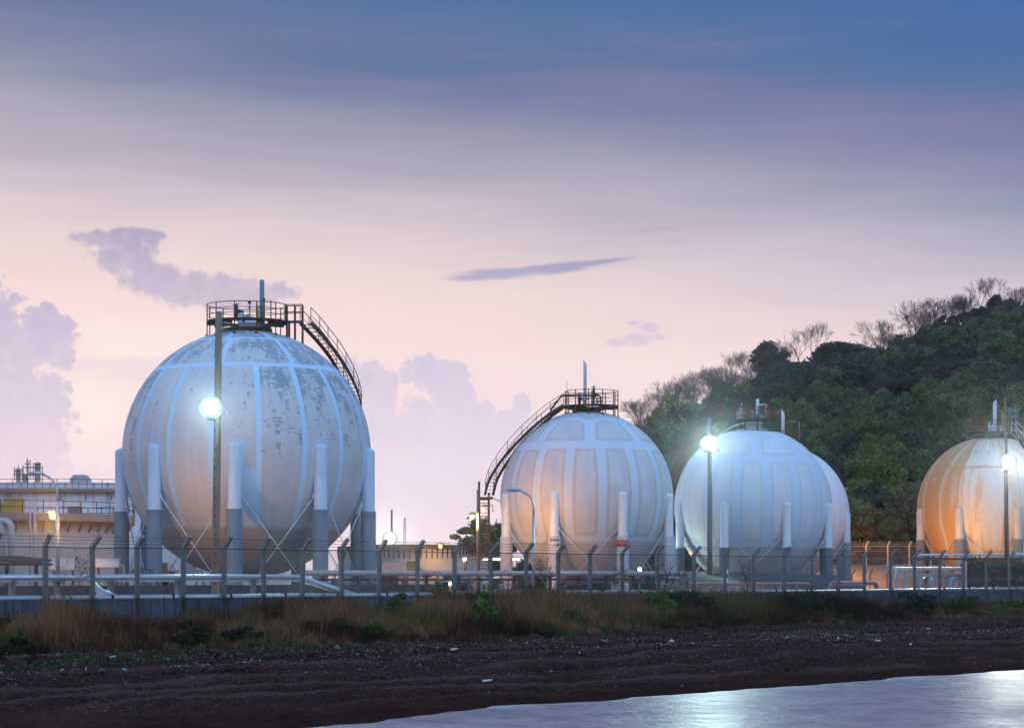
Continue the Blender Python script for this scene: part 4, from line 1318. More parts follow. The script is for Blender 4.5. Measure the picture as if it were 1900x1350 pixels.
def flood_pole(label, pb, pt, pl, D, rb, rt, m, energy, lens=0.30, heads=2, group='floodlight poles', hx=0.0, col=COOL, ml=None):
    base = at(pb[0], pb[1], D); top = at(pt[0], pt[1], D); lp = at(pl[0], pl[1], D)
    base.z = GZ
    o = empty('floodlight_pole', base, label, 'floodlight pole', group)
    b = MB(); b.tube([base - Vector((0, 0, .3)), top], rb, 12, r1=rt); b.build('pole', m, o)
    b = MB(); b.box(lp + Vector((0, .12, -.42)), (.55, .10, .10)); b.tube([lp + Vector((0, rb + .1, -.42)), lp + Vector((0, rb + .1, .3))], .05, 8); br = b.build('bracket', m_house, o)
    ctr = lp + Vector((0, -.85, 0)); tilt = Matrix.Rotation(R_(-16), 3, 'X')
    back = lambda v: ctr + tilt @ Vector(v)
    n = 24
    def dish(prof):
        d_ = MB()
        vs = [back((r * math.cos(2 * math.pi * k / n), y, r * math.sin(2 * math.pi * k / n))) for r, y in prof for k in range(n)]
        d_.add(vs, [(i * n + k, i * n + (k + 1) % n, (i + 1) * n + (k + 1) % n, (i + 1) * n + k) for i in range(len(prof) - 1) for k in range(n)], True)
        return d_
    h = dish([(.02, .46), (lens * .30, .44), (lens * .45, .34), (lens * .8, .16), (lens * 1.04, -.02), (lens * 1.06, -.14), (lens * 1.02, -.14)]); h.beam(back((0, .3, -lens * .5)), lp + Vector((0, .12, -.42)), .07, .07)
    fl = h.build('floodlight', m_house, o, ctr)
    dish([(.004, -.30), (lens * .2, -.29), (lens * .45, -.25), (lens * .75, -.17), (lens * 1.0, -.07)]).build('lens', glow_cover(lens, col), fl, back((0, -.2, 0)))
    sp = lp + Vector((.66, .05, -.34)); b = MB(); b.box(sp, (.20, .16, .12)); b.tube([sp, sp + Vector((-.3, 0, .5))], .025, 6); b.build('spare_lamp', m_white, o, sp)
    sl_ = lamp('floodlight_bulb', lp + Vector((hx, -1.15, -.12)), energy, col, lens * .8, o, 'SPOT')
    sl_.data.spot_size = R_(142); sl_.data.spot_blend = .4; sl_.rotation_euler = (R_(-78), 0, 0)
    return o


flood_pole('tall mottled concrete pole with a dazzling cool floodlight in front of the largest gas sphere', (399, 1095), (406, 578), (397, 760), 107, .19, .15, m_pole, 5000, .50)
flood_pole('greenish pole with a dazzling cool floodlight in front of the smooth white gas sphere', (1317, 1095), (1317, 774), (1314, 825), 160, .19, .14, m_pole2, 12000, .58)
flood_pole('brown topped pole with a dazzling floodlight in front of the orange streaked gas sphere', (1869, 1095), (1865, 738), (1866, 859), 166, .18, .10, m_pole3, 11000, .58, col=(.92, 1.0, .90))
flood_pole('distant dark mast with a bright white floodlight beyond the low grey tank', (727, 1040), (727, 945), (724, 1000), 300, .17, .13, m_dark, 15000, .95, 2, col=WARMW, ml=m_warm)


def sodium(label, px, py, D, energy, pole_top=None, name='sodium_lamp', r=.16, arm=0.0, m=None, col=SOD, ml=None, pz=GZ, cat='street lamp', group='orange sodium lamps', aim=None):
    lp = at(px, py, D); o = empty(name, (lp.x + arm, D + .05, pz), label, cat, group)
    if pole_top is not None:
        t = at(0, pole_top, D).z; b = MB(); b.tube([(lp.x + arm, D + .3, pz), (lp.x + arm, D + .3, t)], .12, 8, r1=.09)
        if arm: b.tube([(lp.x + arm, D + .3, lp.z + .25), (lp.x, D + .05, lp.z + .3)], .035, 6)
        b.build('pole', m or m_pole3, o)
    else:
        b = MB(); b.tube([(lp.x + arm, D + .3, pz), (lp.x + arm, D + .3, lp.z + .3), (lp.x, D, lp.z + .35)], .06, 6); b.build('pole', m or m_rust, o)
    b = MB(); b.lathe(lp + Vector((0, 0, .08)), [(0, .26), (r * .7, .24), (r * 1.7, .10), (r * 1.75, .06), (0, .06)], 14); hd = b.build('lamp_shade', m_house, o, lp)
    b = MB(); b.ball(lp, r, 14, 10, (1, 1, 1.1)); b.build('bulb', ml or m_sod, hd, lp)
    sb_ = lamp('sodium_bulb', lp + Vector((0, -.3, -.25)), energy, col, .12, o, 'SPOT' if aim else 'POINT')
    if aim:
        sb_.data.spot_size = R_(120); sb_.data.spot_blend = .6; sb_.rotation_euler = (Vector(aim) - lp).to_track_quat('-Z', 'Y').to_euler()
    return o


sodium('bright orange sodium lamp in front of the flat storage tank', 98, 954, 150, 3600, 925, r=.26, arm=.25)
b = MB()
sodium('orange lamp hanging from a brown pole beside the dark tree', 876, 957, 196, 9000, 908, r=.20, arm=.45, aim=T2[1])
sodium('orange lamp fixed on the stair tower of the panelled gas sphere', 897, 944, 207.5, 700, None, r=.20, arm=.8, pz=9.0)
sodium('orange lamp glowing on the roof edge of the low grey tank', 817, 1012, 238, 900, None, r=.24, pz=6.2)
sodium('orange lamp standing hidden behind the right legs of the largest gas sphere', 662, 1022, 192, 5200, None, r=.16)
sodium('orange lamp standing in the gap between the panelled and smooth white gas spheres', 1262, 1040, 243, 3200, None, r=.16)
sodium('orange lamp at the foot of the dry bank behind the hidden white tank', 1558, 1008, 281, 5000, None, r=.16, pz=3)
sodium('unseen orange lamp added to warm the left side of the orange streaked gas sphere', 1677.5, 1066, 236, 7000, None, r=.14, aim=T5[1])  # unseen lamp added to throw orange light on the tank's left side
sodium('small white lamp low under the right side of the panelled gas sphere', 1187, 1056, 232, 900, None, r=.17, col=COOL, ml=m_lens, group='white work lamps')
sodium('small yellowish lamp by a hut under the long pinkish pipe', 835, 1083, 152, 160, None, r=.10, col=WARMW, ml=m_warm, group='white work lamps')
sodium('pale lamp at the left end of the lit canopy beside the dark tree', 862, 1037, 229, 300, None, r=.17, col=WARMW, ml=m_warm, group='white work lamps')
# bright strip light and floodlight under a canopy by tank 2's left leg
c0 = at(912, 1037, 230)
o = empty('lit_canopy', (c0.x, 231, GZ), 'small canopy with a bright strip light and floodlight left of the panelled gas sphere', 'canopy')
b = MB(); b.box((c0.x, 230.6, c0.z + .16), (5.2, 1.6, .14))
for x in (-2.4, 2.4): b.beam((c0.x + x, 231.2, GZ), (c0.x + x, 231.2, c0.z + .1), .12, .12)
b.build('canopy_roof', m_rust, o)
b = MB(); b.box((c0.x + .9, 229.7, c0.z), (3.4, .12, .16)); b.build('strip_light', emissive('strip_tube', (1.0, .97, .80), 9.0), o)
b = MB(); q = at(944, 1045, 229.4); b.ball(q, .30, 12, 8, (1, .5, 1.2)); b.build('work_light', m_warm, o, q); lamp('work_bulb', q + Vector((0, -.6, 0)), 900, WARMW, .15, o)


def gooseneck(label, px, pt, D, left, head_px):
    x = at(px, 0, D).x; t = at(0, pt, D).z; hx_ = at(head_px, 0, D).x
    o = empty('street_lamp', (x, D, GZ), label, 'street lamp', 'unlit gooseneck street lamps')
    b = MB(); b.tube([(x, D, GZ), (x, D, t - 1.6)], .09, 10)
    b.tube(bend([(x, D, t - 1.6), (x, D, t - .75), (x - .35, D, t - .25), (hx_ + .3, D, t)], .5), .065, 10); b.build('pole', m_alub, o)
    b = MB(); hp = Vector((hx_, D, t + .0)); b.ball(hp, .42, 14, 8, (1.25, .45, .32)); b.build('lamp_head', m_alub, o, hp)
    b = MB(); b.ball(hp - Vector((.08, 0, .07)), .36, 14, 6, (1.0, .4, .24)); b.build('lamp_glass', m_white, o, hp)


gooseneck('grey gooseneck street lamp unlit, rising before the flat storage tank', 106, 878, 140, True, 66)
gooseneck('grey gooseneck street lamp unlit, in front of the panelled gas sphere', 990, 908, 150, True, 952)

# ================================================================ flat storage tanks and buildings
m_tank, bs = new_mat('rusted_white_tank')
p = coord(); x, y, z = sep(p); an = mth('ARCTAN2', x, y)
sn = noise(vec(an * 46.0, 0.0, z * .10), 1.0, 4, .7); fl = noise(p, .35, 5, .65)
reg = sstep(absx(mth('FRACT', an * 18.0) - .5), .16, .05)
c = mix(lin(fl, .35, .65), (0.52, 0.50, 0.54), (0.62, 0.60, 0.62))
c = mix(reg * lin(sn, .38, .55) * lin(z, 7.5, 11.6) * .8, c, (0.36, 0.20, 0.13))
c = mix(lin(noise(p, 1.3, 4, .7), .55, .72, 0, .6) * lin(z, 11.2, 12.0), c, (.30, .15, .10))
finish(bs, c, .6, 0, fl, .1, .02)
m_tank2 = weathered('cream_tank', (0.40, 0.36, 0.34), (0.38, 0.33, 0.31), .25, .7, .6, 0, .25, (.25, .15, .11))
m_girder = weathered('rusty_girder', (0.30, 0.24, 0.23), (0.15, 0.09, 0.07), .8, .8, .75, 0, .4)
def cyl_tank(name, label, px, Dfront, R, zt, m, gird, rail_posts=70, dome=.9):
    cx = (px - CX) / F * (Dfront + R); c = Vector((cx, Dfront + R, GZ))
    o = empty(name, c, label, 'storage tank')
    b = MB(); b.lathe(c, [(R, 0), (R, zt - GZ), (R * .6, zt - GZ + dome * .5), (0, zt - GZ + dome)], 128); b.build('shell', m, o)
    g = MB()
    for z, w, h in gird: g.lathe(c, [(R + .01, z - GZ), (R + w, z - GZ), (R + w, z - GZ + h), (R + .01, z - GZ + h)], 128, smooth=False)
    z, w, h = gird[0]
    for k in range(64):
        a = 2 * math.pi * k / 64; d = Vector((math.cos(a), math.sin(a), 0)); g.beam(c + d * (R - .02) + Vector((0, 0, z - GZ - .9)), c + d * (R + w * .9) + Vector((0, 0, z - GZ + .02)), .1, .14)
    g.build('wind_girder', m_girder if rail_posts > 10 else m_black, o)
    r = MB(); zr = z + h
    if rail_posts < 10: hts = ()
    else: hts = (1.0, .5)
    for hh in hts: r.tube([c + Vector((math.cos(a) * (R + w - .06), math.sin(a) * (R + w - .06), zr - GZ + hh)) for a in np.linspace(0, 2 * math.pi, 129)[:-1]], .03, 5, closed=True)
    for k in range(rail_posts):
        a = 2 * math.pi * k / rail_posts; q = c + Vector((math.cos(a) * (R + w - .06), math.sin(a) * (R + w - .06), zr - GZ)); r.beam(q, q + Vector((0, 0, 1.0)), .06, .06)
    if rail_posts > 10: r.build('guard_rail', m_rust, o)
    return o, c
o, c = cyl_tank('storage_tank', 'big flat white storage tank with rust streaks under its rim, behind the others', 150, 262, 27.5, 13.6, m_tank, [(12.6, .5, .35)], 110)
q = at(151, 890, 264); b = MB(); b.v = []; b.add([(q.x - 1.0, 262.6, 12.9), (q.x + 1.0, 262.6, 12.9), (q.x + 1.0, 262.6, 14.0), (q.x + .6, 262.6, 14.45), (q.x - .6, 262.6, 14.45), (q.x - 1.0, 262.6, 14.0),
      (q.x - 1.0, 264.6, 12.9), (q.x + 1.0, 264.6, 12.9), (q.x + 1.0, 264.6, 14.0), (q.x + .6, 264.6, 14.45), (q.x - .6, 264.6, 14.45), (q.x - 1.0, 264.6, 14.0)],
      [(0, 1, 2, 3, 4, 5), (11, 10, 9, 8, 7, 6), (0, 6, 7, 1), (1, 7, 8, 2), (2, 8, 9, 3), (3, 9, 10, 4), (4, 10, 11, 5), (5, 11, 6, 0)])
b.build('roof_box', m_alub, o)
o, c = cyl_tank('storage_tank', 'cream flat storage tank with a rusty walkway round it, nearer than the white one', -20, 196, 11.6, 8.3, m_tank2, [(8.0, .75, .62)], 44)
for px, w_, h_, mm in ((27, 1.55, 1.25, m_yell), (139, 1.1, .62, m_girder), (5, .5, .9, m_yell)):
    q = at(px, 945, 197 + (1.0 if px < 60 else 3.4)); b = MB(); b.box((q.x, q.y, 8.62 + h_ / 2), (w_, .8, h_)); b.build('cabinet', mm, o, q, bevel=.03)
b = MB()
for px in (56, 64): q = at(px, 0, 194.6); b.tube([(q.x, 194.6, GZ), (q.x, 194.6, at(0, 918, 194.6).z)], .08, 8)
b.build('riser_pipe', m_pink, o)
low, c = cyl_tank('storage_tank', 'low grey storage tank with a dark rim between the two big gas spheres', 775, 240, 5.6, 6.6, weathered('dull_grey_tank', (.27, .27, .28), (.20, .19, .19), .3, .6, .8), [(6.15, .12, .45)], 6, .12)
# widen the low one into a long shed-like row: second and third tank beside it
for i, (px, rr) in enumerate(((712, 4.6), (838, 3.9))):
    cyl_tank('storage_tank', ['low grey tank with a dark rim partly behind the legs of the largest gas sphere', 'smallest low grey tank with a dark rim, beside the dark tree'][i], px, 243 + i, rr, 6.5, MATS['dull_grey_tank'], [(6.05, .12, .45)], 6, .12)

def house(label, px0, px1, ytop, yeave, D, m_w, m_r, depth=5.0):
    x0, x1 = at(px0, 0, D).x, at(px1, 0, D).x; ze, zr = at(0, yeave, D).z, at(0, ytop, D).z
    o = empty('site_hut', ((x0 + x1) / 2, D + depth / 2, GZ), label, 'hut')
    b = MB(); b.box(((x0 + x1) / 2, D + depth / 2, (GZ + ze) / 2), (x1 - x0 - .5, depth - .5, ze - GZ)); b.build('wall', m_w, o)
    w = (x1 - x0); b = MB()
    P = [(x0 - .2, D - .3, ze), (x1 + .2, D - .3, ze), (x1 + .2, D + depth + .3, ze), (x0 - .2, D + depth + .3, ze), (x0 + w * .3, D + depth / 2, zr), (x1 - w * .3, D + depth / 2, zr)]
    P2 = [(x, y, z - .14) for x, y, z in P[:4]]
    b.add(P + P2, [(0, 1, 5, 4), (1, 2, 5), (2, 3, 4, 5), (3, 0, 4), (6, 7, 1, 0), (7, 8, 2, 1), (8, 9, 3, 2), (9, 6, 0, 3), (9, 8, 7, 6)]); b.build('roof', m_r, o)
    b = MB(); b.box((x0 + w * .62, D + .24, ze - .8), (.9, .06, .9)); b.build('window', m_dark, o)
    b = MB(); b.box((x0 + w * .32, D + .24, GZ + 1.0), (.9, .06, 2.0)); b.build('door', m_rust, o)
m_roofr = weathered('faded_tile_roof', (.46, .26, .20), (.34, .17, .13), 1.2, .6, .8)
m_roofg = weathered('grey_sheet_roof', (.34, .34, .36), (.2, .2, .21), 1.2, .6, .7)
m_hw = weathered('hut_render', (.52, .44, .38), (.36, .29, .24), .8, .6, .8)
house('small hut with a faded red hipped roof right of the largest gas sphere legs', 688, 755, 1043, 1062, 205, m_hw, m_roofr)
house('small hut with a grey roof under the largest gas sphere', 286, 326, 1047, 1058, 190, m_hw, m_roofg, 3)
house('low hut with a grey roof below the long pinkish pipe', 812, 880, 1069, 1076, 170, m_hw, m_roofg, 3)
# corrugated shelter at the left edge
D_0 = 118; x0, x1 = at(-40, 0, D_0).x, at(78, 0, D_0).x
o = empty('shelter', ((x0 + x1) / 2, D_0 + 1, GZ), 'open shelter with a rusty corrugated roof at the left edge', 'shelter')
b = MB(); n = 26
for i in range(n):
    xa, xb = x0 + (x1 - x0) * i / n, x0 + (x1 - x0) * (i + .62) / n
    za, zb = 4.22 - .33 * max(0, (i / n - .45)), 4.22 - .33 * max(0, ((i + .62) / n - .45))
    b.beam((xa, D_0 - .2, za), (xa, D_0 + 3, za + .25), (x1 - x0) / n * .6, .09)
b.box(((x0 + x1) / 2, D_0 + 1.3, 4.08), (x1 - x0, 3.0, .12)); b.build('roof', m_rust, o)
for i, x in enumerate((x0 + .3, x0 + 1.3, x1 - .35)):
    b = MB(); b.beam((x, D_0 + .4, GZ), (x, D_0 + .4, 4.08), .14, .14); b.build('post', m_rust, o, (x, D_0, 2))
# process tower far behind
D_0 = 620; k = D_0 / F
o = empty('process_tower', (at(54, 0, D_0).x, D_0, GZ), 'hazy distant process towers with platforms above the flat storage tank', 'process plant')
m_far = weathered('hazy_grey_steel', (.30, .29, .32), (.2, .19, .22), .2, .5, .7)
def vessel(px, w, y0, y1, nm):
    q0, q1 = at(px, y1, D_0), at(px, y0, D_0); b = MB(); r = w * k / 2
    b.lathe((q0.x, D_0, GZ), [(r, 0), (r, q1.z - GZ - r * .5), (r * .6, q1.z - GZ), (0, q1.z - GZ + .05)], 16); b.build(nm, m_far, o, (q0.x, D_0, GZ))
vessel(34, 9, 868, 960, 'vessel'); vessel(51, 4, 852, 960, 'stack'); vessel(70, 11, 857, 960, 'vessel'); vessel(45, 8, 878, 960, 'vessel')
b = MB()
for px, y, w in ((34, 872, 16), (34, 880, 17), (70, 867, 15), (58, 867, 26), (51, 860, 8), (58, 880, 44), (70, 860, 13)):
    q = at(px, y, D_0); b.box(q, (w * k, 2.2, .22))
for px, y0, y1 in ((27, 866, 890), (41, 866, 890), (43, 862, 890), (56, 853, 890), (62, 858, 890), (79, 864, 890), (34, 862, 870), (51, 850, 856), (28, 872, 876)):
    a, e = at(px, y1, D_0), at(px, y0, D_0); b.beam(a, e, .2, .2)
b.build('platform_frame', m_far, o)
# lattice mast
D_0 = 520; o = empty('lattice_mast', (at(751, 0, D_0).x, D_0, GZ), 'thin hazy lattice mast on the horizon right of the largest gas sphere', 'mast')
b = MB(); c0 = at(751, 960, D_0); w0 = .9
for sx in (-1, 1):
    for sy in (-1, 1): b.beam((c0.x + sx * w0 * .5, D_0 + sy * .5, GZ), (c0.x + sx * .1, D_0 + sy * .1, c0.z), .10, .10)
for i in range(18):
    f = i / 18; f2 = (i + 1) / 18; za, zb = GZ + (c0.z - GZ) * f, GZ + (c0.z - GZ) * f2; ha, hb = w0 * .5 * (1 - f) + .1 * f, w0 * .5 * (1 - f2) + .1 * f2
    b.beam((c0.x - ha, D_0 - .4, za), (c0.x + hb, D_0 - .4, zb), .06, .06); b.beam((c0.x + ha, D_0 - .4, za), (c0.x - hb, D_0 - .4, zb), .06, .06)
b.build('lattice', m_far, o)
# steps with handrails at the foot of tank 1
o = empty('access_steps', (at(262, 0, 152).x, 152, GZ), 'small dark steel steps with handrails between the left legs of the largest gas sphere', 'steps')
xa, xb = at(240, 0, 152).x, at(284, 0, 152).x
b = MB(); b.box(((xa + xb) / 2, 152.4, 2.9), (1.0, .8, .06)); 
for sg in (-1, 1):
    for yy in (152, 152.8):
        cxm = (xa + xb) / 2; b.tube([(cxm + sg * .5, yy, 3.95), (cxm + sg * 1.1, yy, 2.75)], .03, 6); b.beam((cxm + sg * .5, yy, 2.9), (cxm + sg * .5, yy, 3.95), .05, .05)
    for i in range(5): b.box(((xa + xb) / 2 + sg * (.6 + i * .17), 152.4, 2.75 - i * .22), (.2, .8, .04))
b.tube([((xa + xb) / 2 - .5, 152, 3.95), ((xa + xb) / 2 + .5, 152, 3.95)], .03, 6)
b.build('steps', m_black, o)
# scattered plant items between the legs: small valves and boxes seen through the fence
items = [(300, 1060, 172, .9, .9, m_pink, 'pinkish valve box under the largest gas sphere, left of its centre'), (352, 1058, 178, 1.2, 1.0, m_white, 'pale junction box under the largest gas sphere, near the lamp pole'),
         (118, 1050, 165, 1.6, .7, m_white, 'white covered tray beside the orange lamp post'), (200, 1048, 158, 1.5, .5, m_white, 'pale skid left of the largest gas sphere, by its outer leg'),
         (765, 1055, 190, .9, .9, m_yell, 'yellow ochre pump set beside the faded red roof'), (905, 1075, 175, .7, .9, m_white, 'white meter box under the panelled gas sphere stair tower'),
         (1165, 1072, 190, 1.0, .9, m_yell, 'ochre pump under the panelled gas sphere, right of its centre'), (1070, 1078, 180, 1.6, .8, m_redp, 'red covered drum low under the panelled gas sphere')]
for px, py, D_0, w_, h_, mm, lab in items:
    q = at(px, py, D_0); o = empty('equipment_skid', (q.x, D_0, GZ), lab, 'equipment', 'small plant items behind the fence')
    b = MB(); b.box((q.x, D_0, q.z + .1), (w_, .7, h_)); b.box((q.x, D_0, q.z + .1 + h_ / 2 + .04), (w_ + .12, .82, .08)); b.build('box', mm, o, q, bevel=.03)
    b = MB()
    for sx in (-1, 1): b.beam((q.x + sx * w_ * .4, D_0, GZ), (q.x + sx * w_ * .4, D_0, q.z - h_ / 2 + .1), .1, .1)
    b.build('leg_frame', m_rust, o, q)
    b = MB(); b.tube(bend([(q.x + w_ * .3, D_0, q.z), (q.x + w_ * .3 + .6, D_0, q.z), (q.x + w_ * .3 + .6, D_0, GZ)], .2), .07, 8); b.build('outlet_pipe', m_pink, o, q)
# striped marker post
q = at(1348, 1056, 148); o = empty('marker_post', (q.x, 148, GZ), 'white marker post with a red band standing before the smooth white gas sphere', 'marker post')
b = MB(); b.tube([(q.x, 148, GZ), (q.x, 148, q.z)], .085, 10); b.build('post', m_white, o)
b = MB(); b.tube([(q.x, 148, q.z - .5), (q.x, 148, q.z - .26)], .09, 10); b.build('red_band', m_redrail, o); b = MB(); b.tube([(q.x, 148, q.z - .02), (q.x, 148, q.z + .05)], .09, 10); b.build('cap', m_redrail, o)
# ================================================================ vegetation
def leaf_mat(name, a, b, rough=0.7):
    m, bs = new_mat(name)
    t = attr('tint'); r = objrand()
    c = mix(t, a, b)
    c = mix(r * 0.35, c, tuple(x * 0.55 for x in a))
    put(bs.inputs['Base Color'], c); bs.inputs['Roughness'].default_value = rough
    bs.inputs['Specular IOR Level'].default_value = 0.12
    return m


L_DARK = leaf_mat('dark_foliage', (0.022, 0.054, 0.044), (0.090, 0.145, 0.085))
L_MID = leaf_mat('mid_foliage', (0.050, 0.100, 0.052), (0.195, 0.240, 0.110))
L_OLIVE = leaf_mat('olive_foliage', (0.110, 0.145, 0.045), (0.240, 0.255, 0.085))
L_RED = leaf_mat('reddish_foliage', (0.130, 0.055, 0.045), (0.210, 0.095, 0.065))
L_BROWN = leaf_mat('dry_foliage', (0.060, 0.048, 0.040), (0.110, 0.085, 0.065))
M_BARK = weathered('bark', (0.050, 0.038, 0.036), (0.03, 0.024, 0.023), 3, .7, .9)
M_TWIG = weathered('twig_bark', (0.110, 0.078, 0.078), (0.07, 0.05, 0.05), 1, .7, .9)


def leaves(C, size, rng, flat=0.0, aspect=1.6):
    """one small folded quad per centre; returns vertices, faces, tint slot"""
    n = len(C)
    d = rng.normal(size=(n, 3)); d[:, 2] = d[:, 2] * (1 - flat); d /= np.linalg.norm(d, axis=1)[:, None]
    e = rng.normal(size=(n, 3)); e -= d * (e * d).sum(1)[:, None]; e /= np.linalg.norm(e, axis=1)[:, None]
    s = size * rng.uniform(0.6, 1.35, n)[:, None]
    A = d * s * aspect * 0.5; B = e * s * 0.5
    V = np.stack([C - A, C + B, C + A, C - B], 1).reshape(-1, 3)
    Fq = np.arange(n * 4).reshape(n, 4)
    return V, Fq


def crown_mesh(name, rng, rx, rz, zc, nblob, nleaf, size, mat, br=(0.18, 0.42), flat_top=False):
    blobs = []
    for i in range(nblob):
        while True:
            p = rng.uniform(-1, 1, 3)
            r = np.linalg.norm(p)
            if 0.25 < r < 1: break
        if flat_top: p[2] = abs(p[2]) * .5 + .1
        k = rng.uniform(*br)
        blobs.append((p[0] * rx * (1 - k * .5), p[1] * rx * (1 - k * .5), zc + p[2] * rz * (1 - k * .4), k * rx, k * min(rx, rz) * .75, rng.uniform(0, 1)))
    Cs, T = [], []
    per = nleaf // nblob
    for bx, by, bz, r, rz_, t in blobs:
        p = rng.normal(size=(per, 3)); p /= np.linalg.norm(p, axis=1)[:, None]
        rad = rng.uniform(0.30, 1.0, per) ** 0.6 * np.where(rng.uniform(0, 1, per) < .22, rng.uniform(1.0, 1.5, per), 1.0)
        p = p * rad[:, None]
        Cs.append(np.stack([bx + p[:, 0] * r, by + p[:, 1] * r, bz + p[:, 2] * rz_], 1))
        T.append(np.clip(t * .7 + rng.uniform(-.15, .45, per), 0, 1))
    C = np.concatenate(Cs); T = np.concatenate(T)
    V, Fq = leaves(C, size, rng)
    return V, Fq, np.repeat(T, 4), blobs


def seg_tubes(segs, sides=4):
    V = []; Fq = []
    for p, q, r0, r1 in segs:
        d = (q - p); 
        if d.length < 1e-5: continue
        u, w = frame(d); b = len(V)
        for c, r in ((p, r0), (q, r1)):
            for k in range(sides):
                a = 2 * math.pi * k / sides
                V.append(tuple(c + (u * math.cos(a) + w * math.sin(a)) * r))
        for k in range(sides):
            k2 = (k + 1) % sides; Fq.append((b + k, b + k2, b + sides + k2, b + sides + k))
    return np.array(V), np.array(Fq)


def branch_segs(rnd, h, spread, depth, base_r, up=0.35, clear=0.3, kids=(3, 4)):
    segs = []
    def grow(p, d, L, r, dep):
        n = 3
        for i in range(n):
            d2 = (d + Vector((rnd.uniform(-1, 1), rnd.uniform(-1, 1), rnd.uniform(-.3, .8))) * .16).normalized()
            q = p + d2 * (L / n); r2 = r * (0.86 if i < n - 1 else .72)
            segs.append((p, q, r, r2)); p, d, r = q, d2, r2
            if dep > 0 and i >= 1:
                for _ in range(1 if i == 1 else rnd.randint(*kids)):
                    a = rnd.uniform(0, 6.283); t = rnd.uniform(.45, .95) * spread
                    u, w = frame(d)
                    nd = (d * math.cos(t) + (u * math.cos(a) + w * math.sin(a)) * math.sin(t) + Vector((0, 0, up * .4))).normalized()
                    grow(p, nd, L * rnd.uniform(.55, .8), r * .62, dep - 1)
    grow(Vector((0, 0, -.5)), Vector((rnd.uniform(-.08, .08), rnd.uniform(-.08, .08), 1)), h * .42, base_r, depth)
    return segs


def leafy(name, label, seed, rx, rz, zc, nblob, nleaf, size, mat, cat='tree', group=None, flat=False):
    rng = np.random.default_rng(seed); rnd = random.Random(seed)
    o = empty(name, (0, 0, 0), label, cat, group)
    V, Fq, T, blobs = crown_mesh(name, rng, rx, rz, zc, nblob, nleaf, size, mat, flat_top=flat)
    np_mesh('crown', V, Fq, mat, parent=o, attr=T)
    segs = [(Vector((0, 0, -.8)), Vector((rnd.uniform(-.2, .2), 0, zc * .6)), .05 * rx + .06, .035 * rx + .04)]
    f = segs[0][1]
    for bx, by, bz, r, rz_, t in blobs[:14]:
        m_ = f.lerp(Vector((bx, by, bz)), .5) + Vector((0, 0, -.15)); segs += [(f, m_, .03 * rx, .02 * rx), (m_, Vector((bx, by, bz)), .02 * rx, .008)]
    V, Fq = seg_tubes(segs, 6); np_mesh('trunk', V, Fq, M_BARK, parent=o, smooth=True)
    return o


def bare(name, label, seed, h, spread, depth, group=None, cat='tree', tipleaves=0):
    rnd = random.Random(seed)
    o = empty(name, (0, 0, 0), label, cat, group)
    segs = branch_segs(rnd, h, spread, depth, h * .020)
    top = max(s[1].z for s in segs); k = h / top
    mr = .0015 * h
    segs = [(p * k, q * k, max(r0 * k, mr), max(r1 * k, mr * .85)) for p, q, r0, r1 in segs]
    big = [s for s in segs if s[2] > h * .0085]; small = [s for s in segs if s[2] <= h * .0085]
    assert big and small, (len(big), len(small))
    V, Fq = seg_tubes(big, 5); np_mesh('trunk', V, Fq, M_BARK, parent=o, smooth=True)
    V, Fq = seg_tubes(small, 3)
    np_mesh('crown', V, Fq, M_TWIG, parent=o)
    return o


# ---------------------------------------------------------------- the hill
ridge = [(880, 1100), (960, 1060), (1020, 1000), (1100, 900), (1180, 800), (1240, 762), (1300, 735), (1370, 712), (1430, 690), (1500, 668), (1570, 660), (1640, 642), (1700, 618), (1770, 600), (1850, 580), (1900, 565), (2000, 540), (2200, 520), (2600, 560)]
YR = 425.0
rx_ = np.array([(p - CX) / F * YR for p, y in ridge]); rz_ = np.array([H - (y + 14 - HY) / F * YR for p, y in ridge])


def hill_z(x, y):
    x = np.asarray(x, float); y = np.asarray(y, float)
    hr = np.interp(x, rx_, rz_)
    t = np.clip((y - 296) / (YR - 296), 0, 1)
    foot = np.interp(x, [0, 22, 40], [GZ - .4, 3.6, 4.9])
    s = t ** 0.85
    back = np.clip((y - YR) / 300, 0, 1)
    return np.where(y < 296, foot, foot + (np.maximum(hr, foot) - foot) * s * (1 - back * .35)) + (fbm(x * .05, y * .05, 77) - .5) * 5.0 * np.clip(t * 3, 0, 1) - .3


m_hill, bs = new_mat('forest_floor')
p = coord(); n1 = noise(p, .25, 6, .7)
finish(bs, mix(lin(n1, .35, .65), (.016, .024, .018), (.045, .042, .030)), .95, 0, n1, .8, .3)
xs = np.arange(-10, 190, 2.5); ys = np.concatenate([np.arange(292, 440, 2.5), np.arange(440, 760, 20)])
Xg, Yg = np.meshgrid(xs, ys); Zg = hill_z(Xg, Yg)
i = np.arange(len(ys) - 1)[:, None] * len(xs) + np.arange(len(xs) - 1)[None, :]
o = np_mesh('hill', np.stack([Xg.ravel(), Yg.ravel(), Zg.ravel()], 1), np.stack([i, i + 1, i + 1 + len(xs), i + len(xs)], -1).reshape(-1, 4), m_hill, smooth=True)
tag(o, kind='structure')

